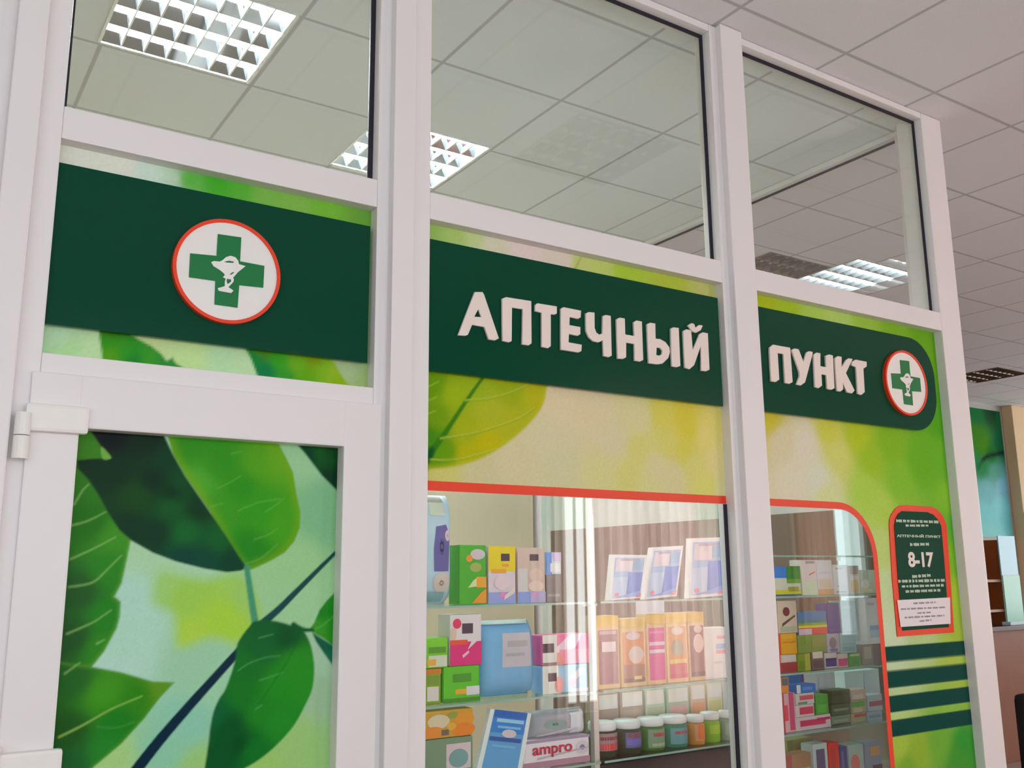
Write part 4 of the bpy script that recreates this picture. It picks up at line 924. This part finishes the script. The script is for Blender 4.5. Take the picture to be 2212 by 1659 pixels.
# --- right case
def c3(x0, yt, x1, base, patches, label, lev=None, on=None, depth=.06, y=YS, name='carton'):
    return pack(name, label, 'carton' if name == 'carton' else 'tube', x0, yt, x1, base, patches, lev, None if on is None else on['_top'], depth=depth, group=G3, y=y)
c3(1673, 1223, 1729, (200, 200, 186), [(0, .6, .46, 1, (20, 120, 206)), (.46, .55, 1, 1, (20, 130, 36)), (.46, .42, 1, .56, (90, 160, 50)), (0, 0, 1, .2, (200, 196, 30)), (0, 0, 1, .05, (50, 90, 150)), (.5, .14, .9, .3, (150, 150, 40))], 'carton with blue and green top and yellow foot behind the right pane', 'A')
c3(1731, 1204, 1763, (214, 196, 196), [(0, .0, 1, .4, (196, 206, 176)), ('p', [(.5, .55), (.9, .64), (.9, .68), (.5, .6)], (214, 90, 100)), (.3, .9, .9, .97, (150, 140, 150))], 'pale pink carton with a red stroke beside the blue and green one', 'A')
c3(1765, 1201, 1797, (222, 210, 222), [(0, 0, 1, .16, (226, 150, 90)), (.1, .2, .9, .45, (214, 190, 170)), (.1, .6, .9, .66, (206, 200, 216))], 'white lilac carton with orange foot on the upper shelf', 'A')
c3(1801, 1220, 1833, (230, 214, 214), [(.15, .84, .6, .9, (180, 170, 180)), (.1, .06, .8, .1, (150, 140, 150)), (.2, .25, .8, .3, (200, 190, 200))], 'narrow plain white carton standing alone, middle of the upper shelf', 'A')
c3(1835, 1222, 1857, (206, 190, 160), [('e', .45, .28, .4, .24, (240, 176, 110)), (.1, .7, .9, 1, (150, 136, 120)), (.2, .5, .8, .64, (224, 220, 206))], 'narrow beige carton with an orange ball printed on it', 'A')
c3(1859, 1231, 1893, (176, 190, 166), [('e', .3, .4, .26, .2, (224, 220, 200)), (.1, .04, .7, .2, (226, 206, 140)), (.5, .5, 1, 1, (176, 200, 176))], 'pale sage carton at the right end of the upper shelf', 'A')
o1 = c3(1683, 1414, 1722, (196, 176, 166), [(0, 0, 1, .56, (150, 40, 50)), (.2, .62, .9, .95, (200, 190, 184)), (0, 0, .1, 1, (196, 60, 60))], 'white and dark red carton at the bottom left of the second shelf', 'B')
o2 = c3(1683, 1368, 1722, (240, 156, 10), [(0, .0, .1, 1, (206, 60, 50)), (.2, .55, .95, .6, (206, 110, 10)), (.15, .75, .85, .9, (244, 170, 40))], 'bright orange carton with a red edge', on=o1)
c3(1680, 1297, 1721, (206, 184, 164), [('e', .45, .66, .18, .14, (110, 40, 50)), ('p', [(.2, .2), (.9, .5), (.9, .56), (.2, .3)], (80, 76, 70)), (.1, .04, .95, .2, (166, 176, 150))], 'beige carton with a dark flower on top of the orange one', on=o2)
o3 = c3(1724, 1412, 1752, (120, 144, 24), [(.55, .0, .95, 1, (166, 170, 60)), (.1, .1, .5, .6, (96, 130, 20))], 'olive green carton beside the dark red one', 'B')
o4 = c3(1724, 1371, 1786, (110, 140, 50), [(.1, .5, .6, .9, (96, 140, 20)), (.5, .3, .95, .8, (130, 136, 60))], 'wide moss green carton under the rainbow carton', on=o3)
c3(1724, 1321, 1786, (40, 110, 150), [(0, .62, 1, 1, (30, 110, 166)), (0, .48, 1, .64, (20, 120, 120)), (0, .38, 1, .5, (130, 150, 30)), (0, .28, 1, .4, (226, 196, 20)), (0, 0, 1, .3, (214, 40, 40)), (0, 0, .45, .26, (206, 176, 190))], 'rainbow striped carton on the second shelf', on=o4)
o5 = c3(1754, 1407, 1781, (112, 90, 86), [(.1, .62, .9, .98, (206, 190, 176)), (.1, .1, .9, .5, (86, 70, 76))], 'brown carton with a cream top, second shelf behind the right pane', 'B')
o6 = c3(1783, 1410, 1809, (196, 190, 186), [(.05, .12, .95, .52, (60, 50, 130)), (.05, .5, .95, .66, (36, 30, 90))], 'white carton with a deep violet band', 'B')
o7 = c3(1788, 1368, 1814, (176, 166, 186), [('e', .45, .5, .3, .3, (120, 110, 120)), (.2, .05, .8, .2, (110, 100, 166))], 'lilac grey carton under the dark blue one', on=o6)
c3(1788, 1303, 1814, (56, 40, 140), [(.1, .05, .9, .12, (80, 60, 160))], 'plain dark blue violet carton standing upright', on=o7)
o8 = c3(1811, 1412, 1833, (206, 186, 180), [(.05, .1, .95, .6, (206, 50, 120)), (.05, .5, .95, .64, (190, 40, 90))], 'cream carton with a raspberry band', 'B')
o9 = c3(1816, 1366, 1850, (150, 180, 184), [(.1, .1, .9, .3, (130, 160, 166))], 'pale teal carton low behind the raspberry-banded one', on=o8)
c3(1817, 1298, 1850, (150, 184, 186), [(.7, .0, 1, 1, (136, 166, 170)), (.1, .75, .7, .85, (176, 200, 200))], 'tall pale teal tube on the second shelf', on=o9, name='tube_box')
o10 = c3(1835, 1412, 1861, (70, 156, 30), [(.1, .8, .9, 1, (176, 190, 120)), (.2, .2, .8, .6, (60, 140, 40))], 'small vivid green carton, second shelf', 'B')
o11 = c3(1863, 1392, 1903, (150, 136, 124), [(.1, .3, .5, .9, (176, 166, 150)), (.6, 0, 1, 1, (110, 96, 96))], 'grey brown carton at the right end of the second shelf', 'B')
c3(1855, 1291, 1897, (216, 216, 224), [(.5, .3, 1, .4, (140, 170, 220)), (.5, .14, 1, .28, (176, 196, 220)), (.45, .84, .8, .9, (200, 170, 180))], 'large white carton with blue lines on top of the grey brown one', on=o11)
# third shelf
q1 = c3(1691, 1497, 1718, (206, 160, 170), [(.5, .05, .9, 1, (190, 70, 110)), (.05, .3, .4, .7, (206, 70, 90)), (0, 0, .1, 1, (190, 60, 60))], 'pink and crimson striped carton, left on the third shelf behind the right pane', 'C')
c3(1688, 1456, 1704, (206, 130, 60), [(.1, .5, .9, .95, (90, 100, 110))], 'small orange and grey carton on the pink striped one', on=q1)
q2 = c3(1720, 1546, 1796, (206, 186, 190), [(.12, .3, .85, .74, (206, 50, 96)), (.6, .6, .98, .8, (190, 40, 80))], 'long white box with a crimson bar', 'C')
q3 = c3(1720, 1522, 1760, (206, 190, 190), [(.2, .2, .95, .8, (206, 60, 90))], 'white box with a short red bar on the long one', on=q2)
q4 = c3(1720, 1497, 1760, (200, 196, 190), [(.2, .4, .95, .8, (214, 80, 100)), (.1, .05, .6, .25, (110, 140, 110))], 'white box with red and green marks, third of its stack', on=q3)
c3(1722, 1478, 1764, (50, 110, 190), [(0, .0, .2, 1, (206, 220, 230)), (.3, .3, .8, .7, (90, 140, 206))], 'blue and white flat box on top of the red-marked stack', on=q4)
q5 = c3(1763, 1500, 1790, (66, 150, 56), [(.1, .1, .8, .5, (80, 170, 60))], 'leaf green carton on the long white box', on=q2)
c3(1706, 1456, 1737, (30, 110, 180), [(.85, 0, 1, 1, (130, 30, 120))], 'bright blue carton with a purple edge, back of the third shelf', 'C', y=.45)
c3(1739, 1455, 1768, (206, 212, 210), [(.1, .1, .9, .4, (206, 196, 200))], 'tall off-white carton behind the red-marked stack', 'C', y=.45)
c3(1770, 1452, 1805, (200, 206, 216), [(.1, .3, .9, .5, (176, 186, 206))], 'tall bluish white carton behind the leaf green one', 'C', y=.45)
q6 = c3(1798, 1545, 1838, (110, 130, 112), [(.1, .3, .9, .6, (136, 150, 130)), (0, 0, 1, .2, (60, 80, 66))], 'grey green flat box at the foot of the dark green stack', 'C')
q7 = c3(1798, 1520, 1838, (56, 84, 60), [(.1, .4, .9, .6, (120, 140, 116))], 'dark green flat box in the middle of its stack', on=q6)
q8 = c3(1798, 1490, 1838, (50, 76, 44), [(.1, .6, .9, .8, (30, 56, 40))], 'dark green flat box on top of its stack', on=q7)
q9 = c3(1841, 1540, 1872, (166, 150, 110), [(.2, .6, 1, .9, (190, 60, 30)), (.1, .1, .8, .4, (150, 166, 120))], 'tan flat box with a rust stripe', 'C')
q10 = c3(1841, 1512, 1872, (166, 160, 110), [(0, .5, .9, .9, (70, 150, 40)), (.1, .05, .7, .4, (196, 176, 150))], 'tan and green flat box on the rust-striped one', on=q9)
c3(1841, 1489, 1872, (196, 166, 150), [(.1, .1, .8, .5, (206, 186, 176))], 'beige flat box on top of the tan and green one', on=q10)
q11 = c3(1875, 1536, 1907, (150, 166, 190), [(.1, .3, .9, .6, (120, 140, 160))], 'slate blue carton at the right end of the third shelf', 'C')
c3(1875, 1500, 1907, (170, 180, 190), [(.1, .3, 1, .6, (160, 60, 90))], 'grey blue carton with a wine stripe above the slate one', on=q11)
c3(1826, 1449, 1866, (196, 214, 220), [(.1, .1, .9, .2, (180, 200, 206))], 'tall ice blue carton behind the dark green stack', 'C', y=.46)
c3(1868, 1446, 1900, (196, 206, 220), [(.3, .2, .9, .4, (180, 190, 210))], 'tall ice grey carton at the back right of the third shelf', 'C', y=.46)
# fourth shelf, cut by the frame of the photograph
c3(1697, 1628, 1753, (150, 110, 80), [(.3, .3, .95, .7, (190, 180, 30)), (0, 0, .25, 1, (150, 70, 66))], 'tan carton with a yellow panel, lowest shelf behind the right pane', 'D')
c3(1702, 1596, 1758, (150, 140, 90), [(.25, .3, .95, .66, (196, 70, 40)), (0, 0, .2, 1, (110, 126, 70))], 'olive carton with a rust red panel at the back of the lowest shelf', 'D', y=.47)
c3(1791, 1604, 1813, (214, 34, 26), [(.1, .3, .6, .9, (190, 24, 24))], 'tall red carton on the lowest visible shelf', 'D')
c3(1815, 1612, 1831, (50, 60, 130), [(.2, .1, .5, .9, (90, 100, 160))], 'thin navy carton beside the red one', 'D')
c3(1757, 1606, 1788, (176, 186, 186), [(.2, .5, .8, .9, (80, 70, 110)), (.1, .1, .9, .3, (150, 130, 90))], 'grey white carton with a plum patch left of the red one', 'D')
c3(1834, 1608, 1866, (166, 186, 180), [('e', .4, .6, .3, .2, (224, 110, 100)), (.1, .1, .9, .3, (110, 130, 120))], 'mint carton with a coral dot right of the navy one', 'D')
c3(1869, 1602, 1904, (130, 146, 170), [(.4, .1, 1, .5, (76, 40, 70)), (.3, .7, .9, .9, (206, 150, 100))], 'steel blue carton with a plum corner at the right end of the lowest shelf', 'D')

# ------------------------------------------------------------------ hall beyond the kiosk
YF2 = 6.3
curtain(PY(1215, 1200, YF2)[0], PY(1560, 1200, YF2)[0], .006, 3.3, YF2, MAUVE, 22, .05, 'mauve pleated curtain on the far hall wall, seen through the shop window', 'far hall curtains')
pl_ = MB().box(PY(1655, 1150, 5.9)[0], PY(1716, 1150, 5.9)[0], 5.9, 6.3, 0, CEIL, mat('pillar_grey', (150, 148, 140), .8)).build('pillar'); struct(pl_)
curtain(PY(1716, 1150, YF2)[0], PY(1800, 1150, YF2)[0], .006, 3.3, YF2, PEACH, 6, .05, 'peach pleated curtain on the far hall wall, seen through the right pane', 'far hall curtains')
w = thing('window_30', (PY(1828, 1150, 6.5)[0], 6.55, .9), kind='structure')
xa_, xb_ = PY(1800, 1150, 6.55)[0], PY(1858, 1150, 6.55)[0]
MB().box(xa_, xb_, 6.57, 6.58, .9, 3.0, emis('daylight_far', (.86, .95, 1.0), .75)).build('pane', w)
b = MB(); b.box(xa_-.06, xa_, 6.5, 6.59, .84, 3.06, M_PVC); b.box(xb_, xb_+.06, 6.5, 6.59, .84, 3.06, M_PVC); b.box(xa_, xb_, 6.5, 6.59, .84, .9, M_PVC); b.box(xa_, xb_, 6.5, 6.59, 3.0, 3.06, M_PVC); b.build('frame', w)

# far right: wall with a printed poster, pillar, counter
M_COL = mat('column_beige', (224, 198, 160), .8, .2, var=.03, scale=3)
yw = 4.30
struct(MB().box(PY(2070, 1000, yw)[0], 15, yw, yw+.12, 0, CEIL, mat('pale_wall', (178, 180, 174), .8)).build('wall_partition'))
px0_, px1_ = PY(2088, 1000, yw-.01)[0], PY(2172, 1000, yw-.01)[0]; pz1_, pz0_ = PY(2125, 884, yw-.01)[2], PY(2140, 1160, yw-.01)[2]
t = thing('wall_poster', ((px0_+px1_)/2, yw-.005, pz0_), 'tall printed poster, dark green above and turquoise below, right of the corner post', 'poster')
A = Art(yw-.008)
A.base([(2110, 895, (24, 110, 56)), (2140, 890, (20, 70, 40)), (2165, 900, (22, 104, 60)), (2112, 940, (60, 128, 24)), (2125, 960, (66, 132, 20)), (2160, 960, (20, 96, 60)), (2140, 980, (28, 110, 40)), (2120, 1010, (36, 130, 70)), (2150, 1020, (80, 150, 130)), (2130, 1060, (96, 166, 170)), (2165, 1050, (110, 170, 190)), (2130, 1110, (100, 186, 186)), (2165, 1100, (110, 190, 196)), (2140, 1150, (112, 190, 186))])
A.line([(2122, 995), (2135, 985), (2175, 976)], .05, .05, (24, 36, 40), 1, .02); A.line([(2113, 1012), (2122, 995)], .03, .05, (40, 90, 50), 1, .02)
film(A, px0_, px1_, pz0_, pz1_, (.03, .03), t, name='print')
MB().box(px0_, px1_, yw-.007, yw-.001, pz0_, pz1_, M_FILMBACK).build('backing', t)
cx0 = PY(2164, 900, 4.3)[0]
struct(MB().box(cx0, cx0+.9, 4.16, 4.2995, 0, CEIL, M_COL, .01).build('column'))
M_WOOD = mat('counter_wood', (142, 84, 50), .45, .4, var=.12, scale=7); M_WOOD2 = mat('shelf_wood', (160, 92, 48), .5, .3, var=.1, scale=9)
yc = 2.5; ctop = PY(2180, 1352, yc)[2]; cxa = PY(2132, 1400, yc)[0]
k_ = thing('counter', (cxa+.9, yc+.3, 0), 'brown wooden counter at the right edge beyond the corner post', 'counter')
MB().box(cxa, cxa+1.9, yc+.02, yc+.6, 0, ctop-.04, M_WOOD, .004).build('body', k_); MB().box(cxa-.02, cxa+1.92, yc-.02, yc+.62, ctop-.04, ctop, mat('counter_top', (90, 56, 50), .35), .004).build('worktop', k_)
ux0, ux1 = PY(2124, 1250, yc+.1)[0], PY(2164, 1250, yc+.1)[0]; uz1 = PY(2140, 1166, yc+.1)[2]
u_ = thing('shelf_unit', ((ux0+ux1)/2, yc+.2, ctop), 'small orange brown wooden shelf unit standing on the counter', 'shelf unit')
b = MB(); b.box(ux0, ux0+.02, yc+.1, yc+.35, ctop, uz1, M_WOOD2); b.box(ux1-.02, ux1, yc+.1, yc+.35, ctop, uz1, M_WOOD2); b.box(ux0+.02, ux1-.02, yc+.33, yc+.35, ctop, uz1, M_WOOD2); b.build('carcass', u_)
for v in (1255, 1320):
    z = PY(2144, v, yc+.1)[2]; MB().box(ux0+.021, ux1-.021, yc+.09, yc+.329, z-.01, z+.012, mat('shelf_cream', (206, 180, 160), .5)).build('shelf', u_)
gx0, gx1 = PY(2167, 1250, yc+.05)[0], PY(2203, 1250, yc+.05)[0]; gz1 = PY(2180, 1158, yc+.05)[2]
g_ = thing('counter_screen', ((gx0+gx1)/2, yc+.06, ctop), 'turquoise tinted upright screen with pale foot standing on the counter', 'screen')
MB().box(gx0, gx1, yc+.05, yc+.06, ctop+.03, ctop+(gz1-ctop)*.55, mat('screen_mint', (120, 196, 166), .2)).build('panel', g_); MB().box(gx0-.015, gx1-.015, yc+.05, yc+.06, ctop+(gz1-ctop)*.56, gz1, mat('screen_sky', (140, 200, 222), .2)).build('panel', g_)
MB().box(gx0-.01, gx1+.01, yc+.02, yc+.1, ctop, ctop+.03, mat('screen_foot', (190, 214, 226), .3), .004).build('foot', g_); MB().box(gx0, gx1, yc+.052, yc+.058, ctop+(gz1-ctop)*.55+.0005, ctop+(gz1-ctop)*.56-.0005, M_WHITE).build('joint', g_)
sx0 = cx0+.035; sx1 = sx0+.08
sw = MB(); zz0, zz1 = PY(2190, 1140, 4.15)[2], PY(2190, 1106, 4.15)[2]; sw.box(sx0, sx1, 4.13, 4.1605, zz0, zz1, M_WHITE, .004); sw.box(sx0-.03, sx0, 4.132, 4.1605, zz0, zz1, mat('switch_blue', (60, 130, 210), .4))
tag(sw.build('notice_card', origin=((sx0+sx1)/2, 4.15, zz0)), 'small white card with a blue edge fixed on the beige column', 'card')
# black bag on the floor
yb_ = 1.45; bx0 = PY(2195, 1600, yb_+.24)[0]; bz = PY(2205, 1512, yb_)[2]
bg = thing('bag', (bx0+.3, yb_+.12, 0), 'black bag standing on the floor at the lower right edge', 'bag')
MB().box(bx0, bx0+.62, yb_, yb_+.24, .005, bz, mat('bag_black', (24, 20, 24), .6, bump=.3), .05).build('body', bg, smooth=True)
hb = MB(); pts = [(bx0+.2, yb_+.12, bz-.01), (bx0+.22, yb_+.12, bz+.1), (bx0+.31, yb_+.12, bz+.13), (bx0+.40, yb_+.12, bz+.1), (bx0+.42, yb_+.12, bz-.01)]
for a_, c_ in zip(pts, pts[1:]): hb.tube(a_, c_, .012, mat('bag_strap', (30, 26, 30), .6), 10)
hb.build('handle', bg, smooth=True)
